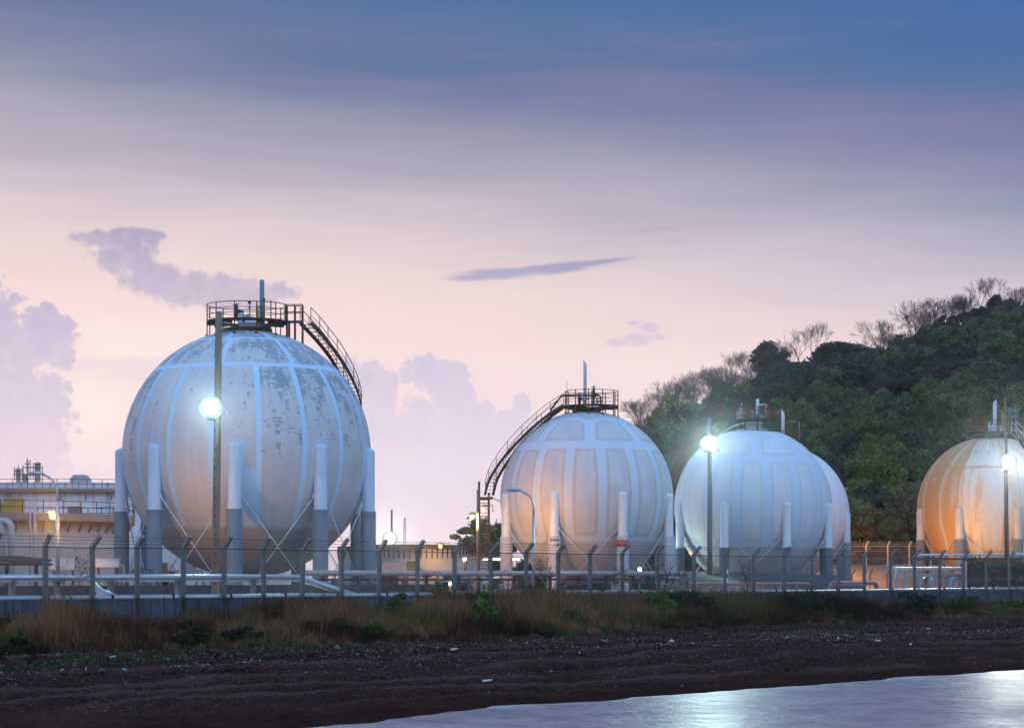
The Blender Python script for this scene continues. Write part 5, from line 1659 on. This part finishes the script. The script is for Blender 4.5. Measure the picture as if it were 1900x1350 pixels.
# undergrowth between the trees: one mass nobody could count
rng = np.random.default_rng(5)
n = 34000
ux = rng.uniform(0, 105, n); uy = 296 + 132 * rng.uniform(0, 1, n)
keep = np.abs(ux / uy) < .24; ux, uy = ux[keep], uy[keep]
cl = fbm(ux * .35, uy * .35, 12)
uz = hill_z(ux, uy) + cl * 3.2 * rng.uniform(.1, 1.0, len(ux))
Vv, Ff = leaves(np.stack([ux, uy, uz], 1), .95, rng)
o = np_mesh('hill_undergrowth', Vv, Ff, leaf_mat('undergrowth', (0.020, 0.038, 0.032), (0.060, 0.062, 0.045)), attr=np.repeat(np.clip(cl * 1.4 - .2 + rng.uniform(-.2, .2, len(ux)), 0, 1), 4))
tag(o, kind='stuff')

G_ = 'trees on the wooded hill'
protos = {
    'dark': [leafy('dark_tree', 'x', 100 + i, 3.6 + .3 * i, 3.2 + .2 * i, 5.4, 40, 6400, .30, L_DARK, group=G_, flat=(i == 2)) for i in range(3)],
    'mid': [leafy('green_tree', 'x', 120 + i, 3.4 + .3 * i, 3.4, 5.6, 36, 6200, .29, L_MID, group=G_) for i in range(3)],
    'olive': [leafy('olive_tree', 'x', 140 + i, 3.6, 3.4 + .3 * i, 5.4, 36, 5600, .28, L_OLIVE, group=G_) for i in range(2)],
    'red': [leafy('reddish_tree', 'x', 160, 3.2, 3.0, 5.0, 26, 3600, .30, L_RED, group=G_)],
    'dry': [leafy('sparse_tree', 'x', 180 + i, 3.2, 3.4, 5.4, 24, 1700, .28, L_BROWN, group=G_) for i in range(2)],
    'bare': [bare('bare_tree', 'x', 200 + i, 10.5, .80, 4, group=G_) for i in range(4)],
}
used = set()


def plant(kind, x, y, s, label, rot=None, zs=1.0, z=None, group=G_, pick=None):
    P = protos[kind]; pr = P[random.randrange(len(P)) if pick is None else pick]
    o = pr if pr.name not in used else copy_tree(pr)
    used.add(pr.name)
    o.location = (x, y, (float(hill_z(x, y)) if z is None else z) - .3); o.scale = (s, s, s * zs); o.rotation_euler = (0, 0, random.uniform(0, 6.28) if rot is None else rot)
    o['label'] = label; o['group'] = group
    return o


def ridge_y(px): return np.interp(px, [p for p, y in ridge], [y for p, y in ridge])


# trees along the skyline, left to right: (px, top y, kind, label)
sky_trees = [
    (1192, 722, 'bare', 'leftmost bare tree on the hill skyline, right behind the panelled gas sphere'), (1222, 716, 'bare', 'small bare tree second from the left end of the hill skyline'),
    (1255, 704, 'bare', 'bare spreading tree on the low left part of the hill skyline'), (1285, 694, 'bare', 'bare tree on the hill skyline above the lamp of the smooth white gas sphere'),
    (1322, 684, 'bare', 'bare tree on the skyline just left of the widest low bare crown'), (1362, 652, 'bare', 'wide bare crown on the lower skyline left of the dark layered evergreen'),
    (1388, 650, 'bare', 'bare tree pressed against the dark layered evergreen on its left'), (1424, 636, 'dark', 'dark layered evergreen with a pointed top breaking the lower skyline'),
    (1466, 640, 'bare', 'low bare tree between the layered evergreen and the tall round bare crown'), (1508, 598, 'bare', 'tall bare tree with a round top standing highest on the middle skyline'),
    (1487, 612, 'bare', 'bare tree leaning beside the tall round topped one on the middle skyline'), (1560, 626, 'dark', 'broad flat topped dark evergreen on the middle skyline'), (1535, 640, 'dark', 'dark evergreen shoulder below the broad flat topped one on the skyline'),
    (1636, 592, 'bare', 'single fan shaped bare tree standing alone on the skyline right of the flat topped evergreen'), (1600, 640, 'dark', 'low dark tree at the foot of the lone fan shaped bare tree'), (1668, 620, 'mid', 'green rounded tree on the skyline left of the twin bare crowns'),
    (1706, 558, 'bare', 'wide bare crown, left one of the twin pair high on the skyline'), (1724, 562, 'bare', 'bare tree standing close behind the left twin crown high on the skyline'), (1762, 548, 'bare', 'tall bare crown, right one of the twin pair high on the skyline'),
    (1778, 556, 'bare', 'bare tree half hidden by the right twin crown high on the skyline'), (1812, 572, 'dark', 'dark evergreen right of the twin bare crowns on the skyline'), (1848, 548, 'dark', 'dark glossy evergreen highest but one on the skyline near the right edge'),
    (1890, 530, 'bare', 'bare tree topping the hill at the right edge of the photo'), (1872, 556, 'mid', 'green tree below the bare one at the right edge of the skyline'), (1740, 610, 'mid', 'green bush crowned tree below the twin bare crowns'),
    (1580, 652, 'mid', 'green tree below the right end of the flat topped evergreen'), (1340, 700, 'mid', 'green rounded tree under the bare crowns on the lower skyline'), (1450, 668, 'dark', 'dark tree under the layered evergreen on the lower skyline'),
]
HT = {'bare': 10.2, 'dark': 8.4, 'mid': 8.8}
for px, ytop, kind, lab in sky_trees:
    Y = YR - random.uniform(2, 9); x = (px - CX) / F * Y
    zb = float(hill_z(x, Y)); zt = H - (ytop - HY) / F * Y
    hgt = max(3.5, zt - zb + .3); s = hgt / HT[kind]
    o = plant(kind, x, Y, min(s, 1.45), lab, zs=max(1, s / min(s, 1.45)), pick=(2 if 'flat topped dark' in lab else random.randrange(2)) if kind == 'dark' else None)
    if kind == 'dark' and 'flat' in lab: o.scale = (s * 1.35, s * 1.2, s * .95)

for i in range(84):
    px = random.choice([random.uniform(1185, 1510), random.uniform(1185, 1400), random.uniform(1680, 1800), random.uniform(1590, 1900)])
    Y = YR - random.uniform(0, 26); x = (px - CX) / F * Y
    s = random.uniform(.42, .80)
    if abs(px - 1560) < 60 or abs(px - 1424) < 14: continue
    plant('bare', x, Y, s, 'leafless grey tree in the fringe along the crest of the hill')

# named trees lower on the slope
for px, yc, kind, Y, s, lab in [
    (1605, 800, 'red', 345, .95, 'reddish leaved tree alone on the green slope right of the white gas spheres'),
    (1625, 885, 'olive', 318, 1.15, 'pale olive tree lit by the lamps between the white and the orange streaked gas spheres'),
    (1590, 935, 'olive', 312, .85, 'shorter olive tree below the pale lit one beside the hidden white tank'),
    (1610, 985, 'red', 304, .75, 'small brownish red tree at the foot of the slope behind the far fence'),
    (1750, 785, 'mid', 335, 1.35, 'tall mid green tree on the slope left of the orange streaked tank platform'),
    (1690, 880, 'mid', 316, 1.0, 'green tree just left of the orange streaked gas sphere'),
    (1665, 960, 'dry', 308, .9, 'sparse brown tree low on the slope left of the orange streaked gas sphere'),
    (1250, 775, 'olive', 392, 1.0, 'yellowish green tree on the slope between the panelled and smooth white gas spheres'),
    (1682, 800, 'mid', 338, 1.0, 'green tree on the slope to the right of the reddish one'), ]:
    x = (px - CX) / F * Y; zc_ = H - (yc - HY) / F * Y
    for Yt in np.arange(300, 424, 1.0):
        xx = (px - CX) / F * Yt
        if float(hill_z(xx, Yt)) + 5.2 * s >= H - (yc - HY) / F * Yt: break
    plant(kind, xx, float(Yt), s, lab)

# the rest of the wood
LBL = {'dark': 'dark green leafy tree massed with others on the wooded hillside', 'mid': 'mid green leafy tree massed with others on the wooded hillside',
       'dry': 'thin brownish tree massed with others on the wooded hillside', 'bare': 'leafless grey tree standing among the leafy ones on the hillside', 'red': 'rusty leaved tree among the green ones on the wooded hillside', 'olive': 'yellow green tree massed with others on the wooded hillside'}
pts = []
tries = 0
while len(pts) < 285 and tries < 20000:
    tries += 1
    Y = 299 + 120 * random.random() ** 1.0; px = random.uniform(1165, 1985) if random.random() < .93 else random.uniform(1060, 1165)
    x = (px - CX) / F * Y
    if ridge_y(px) > 1000: continue
    zt = float(hill_z(x, Y))
    if HY - (zt + 5.2 - H) / Y * F < ridge_y(px) - 6: continue
    if any((x - a) ** 2 + ((Y - b_) * .62) ** 2 < 3.3 ** 2 for a, b_ in pts): continue
    pts.append((x, Y))
for x, Y in pts:
    v_ = float(fbm(x * .06, Y * .06, 41)); r = random.random()
    kind = 'dark' if v_ < .46 else 'mid'
    if r < .16: kind = 'dry'
    elif r > .965: kind = 'red'
    elif r < .25: kind = 'bare'
    elif r < .36: kind = 'olive' if Y < 365 else 'mid'
    s = random.uniform(.58, .98)
    if HY - (float(hill_z(x, Y)) + 8.6 * s - H) / Y * F < ridge_y(px * 0 + CX + F * x / Y) - 12: s = .62
    if kind == 'bare': s *= .85
    plant(kind, x, Y, s, LBL[kind])

for lst in protos.values():
    for pr in lst:
        if pr.name not in used:
            for ch in list(pr.children): bpy.data.objects.remove(ch)
            bpy.data.objects.remove(pr)

# leafy tree left of tank 2
o = leafy('broad_tree', 'dark leafy tree with a reaching left bough, behind the stair tower', 300, 2.9, 3.4, 5.0, 20, 9000, .24, L_MID)
o.location = (at(906, 0, 262).x, 262, GZ); V, Fq, T, bl_ = crown_mesh('x', np.random.default_rng(4), 1.5, .8, 0, 7, 2400, .22, L_MID)
V = V + np.array([-2.6, 0, 6.2]); np_mesh('bough', V, Fq, L_MID, parent=o, attr=T)
o = leafy('slim_tree', 'dark leafy tree between the stair tower and the left leg of the panelled gas sphere', 310, 2.2, 4.0, 4.8, 14, 6000, .24, L_DARK)
o.location = (at(930, 0, 268).x, 268, GZ)

# ---------------------------------------------------------------- hedge at the far right
m_cree = leaf_mat('dry_creeper', (0.055, 0.032, 0.024), (0.120, 0.065, 0.045)); m_creeg = leaf_mat('green_creeper', (0.035, 0.065, 0.020), (0.090, 0.140, 0.035))
s0_, s1_ = on_line(1795, 74.5)[0], on_line(2040, 74.5)[0]
rng = np.random.default_rng(8)
o = empty('overgrown_fence', sq((s0_ + s1_) / 2, 74.5, GZ), 'brown dead creeper covering a fence below the orange streaked gas sphere, green along its top', 'hedge')
def cards(n, f):
    C = f(n); return leaves(C, .13, rng)
n = 26000
ss = rng.uniform(s0_, s1_, n); zz = GZ + 2.55 * rng.uniform(0, 1, n) ** .9; qq = 74.5 + rng.normal(0, .22, n)
C = np.stack([DS.x * ss + DN.x * qq, DS.y * ss + DN.y * qq, zz], 1); V, Fq = leaves(C, .13, rng); np_mesh('dead_creeper', V - np.array(wl(o)), Fq, m_cree, parent=o, attr=np.repeat(rng.uniform(0, 1, n), 4))
n = 3600
ss = rng.uniform(s0_, s1_, n); kk = fbm(ss * .6, ss * 0, 2) > .42; ss = ss[kk]; n = len(ss); zz = GZ + 2.55 + rng.normal(.1, .16, n); qq = 74.4 + rng.normal(0, .22, n)
C = np.stack([DS.x * ss + DN.x * qq, DS.y * ss + DN.y * qq, zz], 1); V, Fq = leaves(C, .12, rng); np_mesh('green_creeper', V - np.array(wl(o)), Fq, m_creeg, parent=o, attr=np.repeat(rng.uniform(0, 1, n), 4))
b = MB()
for s in np.linspace(s0_, s1_, 7): b.beam(sq(s, 74.6, GZ), sq(s, 74.6, 4.5), .12, .12)
for z in (2.6, 3.4, 4.3): b.tube([sq(s0_, 74.6, z), sq(s1_, 74.6, z)], .02, 5)
b.build('fence_frame', m_pink, o)
b = MB()

# ---------------------------------------------------------------- grass and weeds on the shore bank
m_grass, bs = new_mat('dry_grass')
t = attr('tint')
c = ramp(t, [(0.0, (0.016, 0.011, 0.008)), (0.30, (0.054, 0.0245, 0.015)), (0.58, (0.145, 0.070, 0.037)), (0.82, (0.270, 0.150, 0.078)), (0.86, (0.040, 0.068, 0.018)), (1.0, (0.080, 0.115, 0.030))])
put(bs.inputs['Base Color'], c); bs.inputs['Roughness'].default_value = .9; bs.inputs['Specular IOR Level'].default_value = .04


def blades(S_, Q_, hgt, wid, tint, rng, lean=.35, zoff=0.0):
    n = len(S_)
    base = np.stack([DS.x * S_ + DN.x * Q_, DS.y * S_ + DN.y * Q_, beach_z(S_, Q_) - .04 + zoff], 1)
    a = rng.uniform(0, 2 * np.pi, n); ln = np.abs(rng.normal(0, lean, n)) * hgt
    dirv = np.stack([np.cos(a), np.sin(a), np.zeros(n)], 1)
    b = rng.uniform(0, 2 * np.pi, n); wv = np.stack([np.cos(b), np.sin(b), np.zeros(n)], 1) * (wid * rng.uniform(.6, 1.4, n))[:, None]
    mid = base + dirv * (ln * .30)[:, None] + np.array([0, 0, 1]) * (hgt * .58)[:, None]
    tip = base + dirv * ln[:, None] + np.array([0, 0, 1]) * (hgt * np.sqrt(np.clip(1 - (ln / np.maximum(hgt, .01)) ** 2 * .4, .2, 1)))[:, None]
    V = np.stack([base - wv, base + wv, mid + wv * .75, mid - wv * .75, tip + wv * .12, tip - wv * .12], 1).reshape(-1, 3)
    i = np.arange(n)[:, None] * 6
    Fq = np.concatenate([i + np.array([0, 1, 2, 3]), i + np.array([3, 2, 4, 5])], 0)
    return V, Fq, np.repeat(tint, 6)


rng = np.random.default_rng(21)
NC = 28000                                         # tufts
S0 = rng.uniform(28, 158, NC); Q0 = 55.8 + 11.2 * rng.uniform(0, 1, NC) ** .8
vis = np.abs((DS.x * S0 + DN.x * Q0) / (DS.y * S0 + DN.y * Q0)) < .245
S0, Q0 = S0[vis], Q0[vis]
pxg = CX + F * (DS.x * S0 + DN.x * Q0) / (DS.y * S0 + DN.y * Q0)
# outline of the tall grass: how high it stands against the wall, along the wall
tall = np.interp(pxg, [0, 60, 110, 150, 185, 240, 300, 360, 420, 470, 540, 600, 650, 690, 730, 760, 800, 860, 900, 960, 1000, 1040, 1100, 1150, 1220, 1290, 1350, 1400, 1470, 1540, 1580, 1620, 1680, 1750, 1900],
                 [.55, .85, 1.35, 1.25, .75, .50, .45, .60, .8, .9, 1.05, 1.3, 1.2, .8, .65, .8, 1.3, 1.5, 1.4, 1.5, 1.6, 1.5, 1.3, 1.3, 1.3, 1.4, 1.4, 1.2, 1.25, 1.35, 1.0, .75, .65, .5, .4])
front = np.interp(pxg, [0, 300, 500, 700, 900, 1100, 1300, 1450, 1600, 1750, 1900], [56.6, 57.0, 57.2, 57.7, 58.2, 58.8, 59.4, 59.6, 60.6, 61.0, 61.8])
cl1 = fbm(S0 * .45, Q0 * .55, 61, 4); cl2 = fbm(S0 * 1.3, Q0 * 1.3, 71, 3)
edge = np.clip((Q0 - front) / 4.8, 0, 1)
dens = np.clip((cl1 - .30) * 3.6, .0, 1) * np.clip((Q0 - front + (cl2 - .5) * 3.0) / 1.4, 0, 1)
k = rng.uniform(0, 1, len(S0)) < dens
S0, Q0, cl1, cl2, tall, edge = S0[k], Q0[k], cl1[k], cl2[k], tall[k], edge[k]
nb_ = 26
patch = fbm(S0 * .22, Q0 * .30, 91, 3); gr = fbm(S0 * .35, Q0 * .5, 97, 3)
hc = (0.16 + tall * edge ** 1.2 * (.45 + .8 * cl2)) * rng.uniform(.6, 1.2, len(S0))
tc = np.clip(.36 + (patch - .5) * 1.5 + rng.normal(0, .17, len(S0)) + (hc - .6) * .18, .02, .80)
tc = np.where((gr > .63) & (rng.uniform(0, 1, len(S0)) < .55), rng.uniform(.86, 1, len(S0)), tc)
rep = lambda a: np.repeat(a, nb_)
rad = .05 + .10 * hc
S_ = rep(S0) + rng.normal(0, 1, len(S0) * nb_) * rep(rad); Q_ = np.minimum(rep(Q0) + rng.normal(0, 1, len(S0) * nb_) * rep(rad), QW - .05)
h = rep(hc) * rng.uniform(.35, 1.12, len(S_))
tint = np.where(rep(tc) > .84, rep(tc), np.clip(rep(tc) + rng.normal(0, .09, len(S_)), 0, .82))
V, Fq, T = blades(S_, Q_, h, .010, tint, rng, lean=.42)
o = np_mesh('dry_grass', V, Fq, m_grass, attr=T); tag(o, kind='stuff')
print('grass blades', len(S_))

# creeping green ground cover and strand litter at the foot of the grass
n = 90000
S_ = rng.uniform(28, 158, n); Q_ = rng.uniform(51.5, 64, n)
vis = np.abs((DS.x * S_ + DN.x * Q_) / (DS.y * S_ + DN.y * Q_)) < .245; S_, Q_ = S_[vis], Q_[vis]
pxg = CX + F * (DS.x * S_ + DN.x * Q_) / (DS.y * S_ + DN.y * Q_)
lo = np.interp(pxg, [0, 200, 350, 600, 900, 1900], [53.2, 54.0, 54.3, 55.6, 58.4, 61.5]); hi = np.interp(pxg, [0, 400, 900, 1900], [58.2, 58.4, 61.0, 64.0])
pr = np.interp(pxg, [0, 250, 450, 800, 1900], [.85, .75, .6, .18, .10])
k = (Q_ > lo) & (Q_ < hi) & (fbm(S_ * .5, Q_ * .9, 15) > .48) & (rng.uniform(0, 1, len(S_)) < pr)
S_, Q_ = S_[k], Q_[k]
C = np.stack([DS.x * S_ + DN.x * Q_, DS.y * S_ + DN.y * Q_, beach_z(S_, Q_) + rng.uniform(.0, .13, len(S_))], 1)
V, Fq = leaves(C, .075, rng, flat=.5, aspect=1.2)
o = np_mesh('ground_cover', V, Fq, leaf_mat('beach_vine', (0.018, 0.034, 0.012), (0.075, 0.120, 0.028)), attr=np.repeat(np.clip(rng.normal(.35, .3, len(S_)), 0, 1), 4)); tag(o, kind='stuff')

# shells, pebbles and litter on the beach
m_peb, bs = new_mat('pebble')
t = attr('tint')
put(bs.inputs['Base Color'], ramp(t, [(0, (.022, .013, .011)), (.45, (.070, .042, .036)), (.8, (.16, .105, .095)), (.97, (.36, .27, .25)), (1, (.55, .50, .46))])); bs.inputs['Roughness'].default_value = .9; bs.inputs['Specular IOR Level'].default_value = .05
n = 150000
S_ = rng.uniform(28, 158, n); Q_ = 41.5 + 21 * rng.beta(1.6, 1.5, n)
vis = np.abs((DS.x * S_ + DN.x * Q_) / (DS.y * S_ + DN.y * Q_)) < .245; S_, Q_ = S_[vis], Q_[vis]
k = fbm(S_ * .25, Q_ * 1.1, 33) + rng.uniform(-.2, .2, len(S_)) > .46; S_, Q_ = S_[k], Q_[k]; n = len(S_)
r = .016 + .050 * rng.beta(1.1, 6, n); band_ = np.exp(-((Q_ - 55) / 3.2) ** 2)
r *= 1 + .5 * band_
r *= np.where(rng.uniform(0, 1, n) < .006, rng.uniform(2.0, 3.4, n), 1.0)
oct_ = np.array([(1, 0, 0), (0, 1, 0), (-1, 0, 0), (0, -1, 0), (0, 0, .62), (0, 0, -.62)], float)
ang = rng.uniform(0, 6.28, n); ca, sa_ = np.cos(ang), np.sin(ang)
ox = oct_[None, :, 0] * rng.uniform(.7, 1.4, (n, 1)); oy = oct_[None, :, 1] * rng.uniform(.7, 1.4, (n, 1)); oz = oct_[None, :, 2] * rng.uniform(.6, 1.2, (n, 1))
V = np.stack([(ox * ca[:, None] - oy * sa_[:, None]) * r[:, None], (ox * sa_[:, None] + oy * ca[:, None]) * r[:, None], oz * r[:, None]], 2)
V += np.stack([DS.x * S_ + DN.x * Q_, DS.y * S_ + DN.y * Q_, beach_z(S_, Q_) + r * .2], 1)[:, None, :]
f0 = np.array([(0, 1, 4), (1, 2, 4), (2, 3, 4), (3, 0, 4), (1, 0, 5), (2, 1, 5), (3, 2, 5), (0, 3, 5)])
Fq = (np.arange(n)[:, None, None] * 6 + f0[None]).reshape(-1, 3)
o = np_mesh('pebbles', V.reshape(-1, 3), Fq, m_peb, attr=np.repeat(np.clip(rng.beta(1.5, 2.0, n) + band_ * .16, 0, 1), 6)); tag(o, kind='stuff')

# ---------------------------------------------------------------- shrubs on the bank
L_SHRUB = leaf_mat('shrub_leaf', (0.022, 0.045, 0.014), (0.075, 0.135, 0.030)); L_SHD = leaf_mat('dark_shrub_leaf', (0.014, 0.022, 0.014), (0.035, 0.050, 0.022)); L_BRT = leaf_mat('bright_shrub_leaf', (0.045, 0.085, 0.018), (0.135, 0.200, 0.045))


def shrub(label, px, ybase, wpx, hpx, q, mat, nleaf, leaf, seed, nblob=9, name='shrub', cat='shrub', group=None):
    s, Y = on_line(px, q); k = Y / F
    rx = wpx * k / 2; hh = hpx * k
    rng = np.random.default_rng(seed); rnd = random.Random(seed)
    base = sq(s, q, float(beach_z(s, q)))
    base.z = max(base.z, H - (ybase - HY) / F * Y - .25)
    o = empty(name, base, label, cat, group)
    V, Fq, T, bl = crown_mesh(name, rng, rx, hh * .50, hh * .42, int(nblob * 1.9), nleaf, leaf, mat, br=(.16, .48))
    V[:, 2] = np.where(V[:, 2] < .02, .02 + (.02 - V[:, 2]) * .25, V[:, 2])
    np_mesh('foliage', V, Fq, mat, parent=o, attr=T)
    segs = []
    for bx, by, bz, r, rz2, t in bl:
        m_ = Vector((bx * .35, by * .35, bz * .55)); segs += [(Vector((rnd.uniform(-.05, .05), 0, -.1)), m_, .018, .012), (m_, Vector((bx, by, bz)), .012, .005)]
    V, Fq = seg_tubes(segs, 4); np_mesh('stem', V, Fq, M_BARK, parent=o)
    return o


shrub('slender bright leaved sapling standing in the dry grass left of the middle', 893, 1188, 62, 92, 62.0, L_BRT, 620, .125, 1, 9, 'sapling', 'sapling')
shrub('dense dark green shrub against the sea wall below the faded red roof', 742, 1152, 56, 62, 65.6, L_SHRUB, 2600, .085, 2)
shrub('broad green shrub with a bright left side in front of the smooth white gas sphere', 1214, 1165, 92, 62, 64.6, L_BRT, 3000, .085, 3, 11)
shrub('dark green shrub growing into the right side of the broad green one', 1272, 1180, 110, 60, 63.8, L_SHD, 2600, .085, 4, 10)
shrub('small pale green shrub by the sea wall under the largest gas sphere', 508, 1162, 38, 36, 65.8, L_BRT, 900, .08, 5, 6)
shrub('dark low shrub at the front of the dry grass below the largest gas sphere', 352, 1212, 78, 56, 59.2, L_SHD, 2200, .08, 6, 9)
shrub('dark low shrub among the grass near the left edge', 30, 1212, 80, 34, 58.8, L_SHD, 1800, .08, 7, 8)
shrub('green bush at the left edge against the wall', 10, 1180, 44, 44, 63.5, L_SHRUB, 1500, .08, 8, 7)
shrub('small bright weed growing up the wall near the left fence posts', 97, 1132, 22, 36, 66.9, L_BRT, 420, .075, 9, 5, 'weed', 'weed')
shrub('leafy vine climbing the fence left of the stair tower', 822, 1122, 60, 62, 66.9, L_SHRUB, 800, .075, 10, 9, 'vine', 'vine')
shrub('yellow green climbing weed on the wall below the stair tower', 873, 1115, 30, 30, 66.9, L_BRT, 380, .09, 11, 5, 'weed', 'weed')
shrub('dark green shrub on the bank below the silver pipe bends', 1690, 1172, 100, 48, 63.6, L_SHD, 2400, .09, 12, 10)
shrub('low green shrub on the bank below the orange streaked gas sphere', 1782, 1165, 74, 42, 63.9, L_SHRUB, 2000, .085, 13, 9)
shrub('bright green broad leaved weed near the right edge', 1872, 1158, 58, 28, 64.4, L_BRT, 800, .10, 14, 7, 'weed', 'weed')
shrub('tiny dark green tuft at the edge of the shingle in front of the maroon pipe', 1573, 1168, 22, 24, 61.5, L_SHRUB, 600, .07, 15, 5, 'weed', 'weed')
shrub('dark rounded brown tuft alone on the shingle in the middle', 1014, 1208, 42, 20, 58.3, L_SHD, 1600, .06, 16, 6, 'weed', 'weed')
shrub('green shrub growing in the dry grass right of the sapling', 958, 1135, 44, 40, 66.0, L_SHRUB, 1100, .085, 17, 7)
shrub('dark green bush against the wall behind the broad green shrub', 1120, 1140, 70, 40, 66.3, L_SHD, 1700, .085, 18, 8)
shrub('brown leafless bush against the wall just left of the greenish lamp pole', 1245, 1128, 60, 42, 66.6, L_BROWN, 1600, .06, 19, 9)
shrub('dark bramble in the dry grass below the right legs of the largest gas sphere', 600, 1190, 90, 40, 60.5, L_SHD, 2200, .075, 31, 10)
shrub('low dark bramble between the low front shrub and the small pale green shrub', 452, 1196, 76, 34, 60.2, L_SHD, 1800, .075, 32, 9)
shrub('dark weedy bush in front of the dry grass beneath the faded red roof', 700, 1196, 70, 30, 60.2, L_SHRUB, 1500, .07, 33, 9)
shrub('dull green weedy bush just right of the sapling', 1060, 1186, 64, 40, 62.2, L_SHRUB, 1500, .075, 34, 8)
shrub('dark weedy bush between the wall and the tiny green tuft', 1500, 1160, 90, 44, 63.8, L_SHD, 2000, .08, 35, 10)
# dark weed and splinters washed up in wavering strand lines
rng = np.random.default_rng(77)
Cs = []
for q0, nn, wd_ in ((51.5, 5200, .22), (54.6, 6800, .35), (47.6, 2600, .16), (58.6, 6000, .6)):
    s_ = rng.uniform(28, 158, nn); q_ = q0 + (fbm(s_ * .06, s_ * 0 + q0, 5) - .5) * 5 + rng.normal(0, wd_, nn)
    k = (fbm(s_ * .35, s_ * 0 + q0, 8) > .45) & (np.abs((DS.x * s_ + DN.x * q_) / (DS.y * s_ + DN.y * q_)) < .245)
    s_, q_ = s_[k], q_[k]
    Cs.append(np.stack([DS.x * s_ + DN.x * q_, DS.y * s_ + DN.y * q_, beach_z(s_, q_) + rng.uniform(0, .05, len(s_))], 1))
C = np.concatenate(Cs)
V, Fq = leaves(C, .055, rng, flat=.6, aspect=3.2)
o = np_mesh('strand_debris', V, Fq, leaf_mat('strand_weed', (0.010, 0.007, 0.006), (0.085, 0.060, 0.050)), attr=np.repeat(rng.beta(1, 3, len(C)), 4)); tag(o, kind='stuff')
# tall dry weeds standing up through the fence
for i, (px, q, hgt, lab) in enumerate([(1010, 67.0, 2.2, 'tall dry weed through the fence before the left legs of the panelled gas sphere'), (1148, 67.0, 1.9, 'tall dry weed through the fence before the red banded leg'), (1232, 66.9, 2.3, 'tallest dry weed through the fence between the panelled and smooth white gas spheres'),
                                       (1385, 66.9, 2.4, 'dark dry weed with red leaves through the fence before the smooth white gas sphere'), (145, 67.0, 2.2, 'dry climbing weed on the fence beside the branch elbow of the silver pipe'), (1268, 66.9, 2.0, 'dry weed wound on the fence post left of the greenish lamp pole'), (935, 66.9, 1.4, 'dry weed through the fence right of the stair tower')]):
    s, Y = on_line(px, q)
    o = bare('dry_weed', lab, 400 + i, hgt, .75, 3, cat='weed', group='dry weeds through the fence'); o.location = sq(s, q, float(beach_z(s, q)) + .55)
    rng = np.random.default_rng(500 + i); C = rng.normal(size=(170, 3)) * np.array([.28, .15, .42]) + np.array([0, 0, hgt * .62])
    V, Fq = leaves(C, .055, rng); np_mesh('foliage', V, Fq, L_RED if 'red leaves' in lab else L_BROWN, parent=o, attr=np.repeat(rng.uniform(0, 1, 170), 4))
# bits of flotsam
m_lit = weathered('bleached_litter', (.62, .62, .60), (.4, .38, .36), 6, .5, .6); m_litb = weathered('blue_litter', (.20, .34, .42), (.12, .2, .25), 6, .5, .6)
fl = [(1628, 1190, 'pale plastic bottle lying on the shingle near the right'), (843, 1207, 'small white carton lying on the shingle under the sapling'), (1722, 1168, 'white scrap of foam by the dark shrub at the right'), (210, 1222, 'bluish plastic scrap among the green ground cover at the left'),
      (1555, 1185, 'white foam lump on the shingle left of the pale bottle'), (230, 1244, 'pale blue scrap low in the ground cover at the left'), (905, 1265, 'small bleached stick on the dark shingle in the middle'), (1690, 1196, 'white shell like scrap at the strand line on the right')]
for i, (px, py, lab) in enumerate(fl):
    q = 48.0
    for q in np.arange(42, 66, .1):
        s, Y = on_line(px, q)
        if HY + (H - float(beach_z(s, q))) * F / Y <= py: break
    p0 = sq(s, q, float(beach_z(s, q)) + .04); b = MB()
    a = random.uniform(0, 3.14); d = Vector((math.cos(a), math.sin(a), .15)) * random.uniform(.07, .14)
    b.tube([p0 - d, p0 - d * .3, p0 + d * .45, p0 + d * .7, p0 + d], .045, 8, r1=.022); b.ball(p0 - d, .045, 8, 6)
    o = b.build('litter', m_litb if 'blue' in lab or 'bluish' in lab else m_lit, None, p0); tag(o, lab, 'litter', 'litter on the beach')

# ================================================================ evening haze over shore, plant and hill
m_haze = bpy.data.materials.new('evening_haze'); m_haze.use_nodes = True
NT = m_haze.node_tree; NT.nodes.clear()
om = NT.nodes.new('ShaderNodeOutputMaterial'); pv = NT.nodes.new('ShaderNodeVolumePrincipled')
pv.inputs['Color'].default_value = (0.86, 0.90, 0.96, 1); pv.inputs['Density'].default_value = 0.00018; pv.inputs['Anisotropy'].default_value = 0.968
NT.links.new(pv.outputs[0], om.inputs['Volume'])
b = MB(); b.box((0, 330, 40.0), (700, 1000, 84.0)); o = b.build('haze', m_haze); tag(o, kind='stuff')
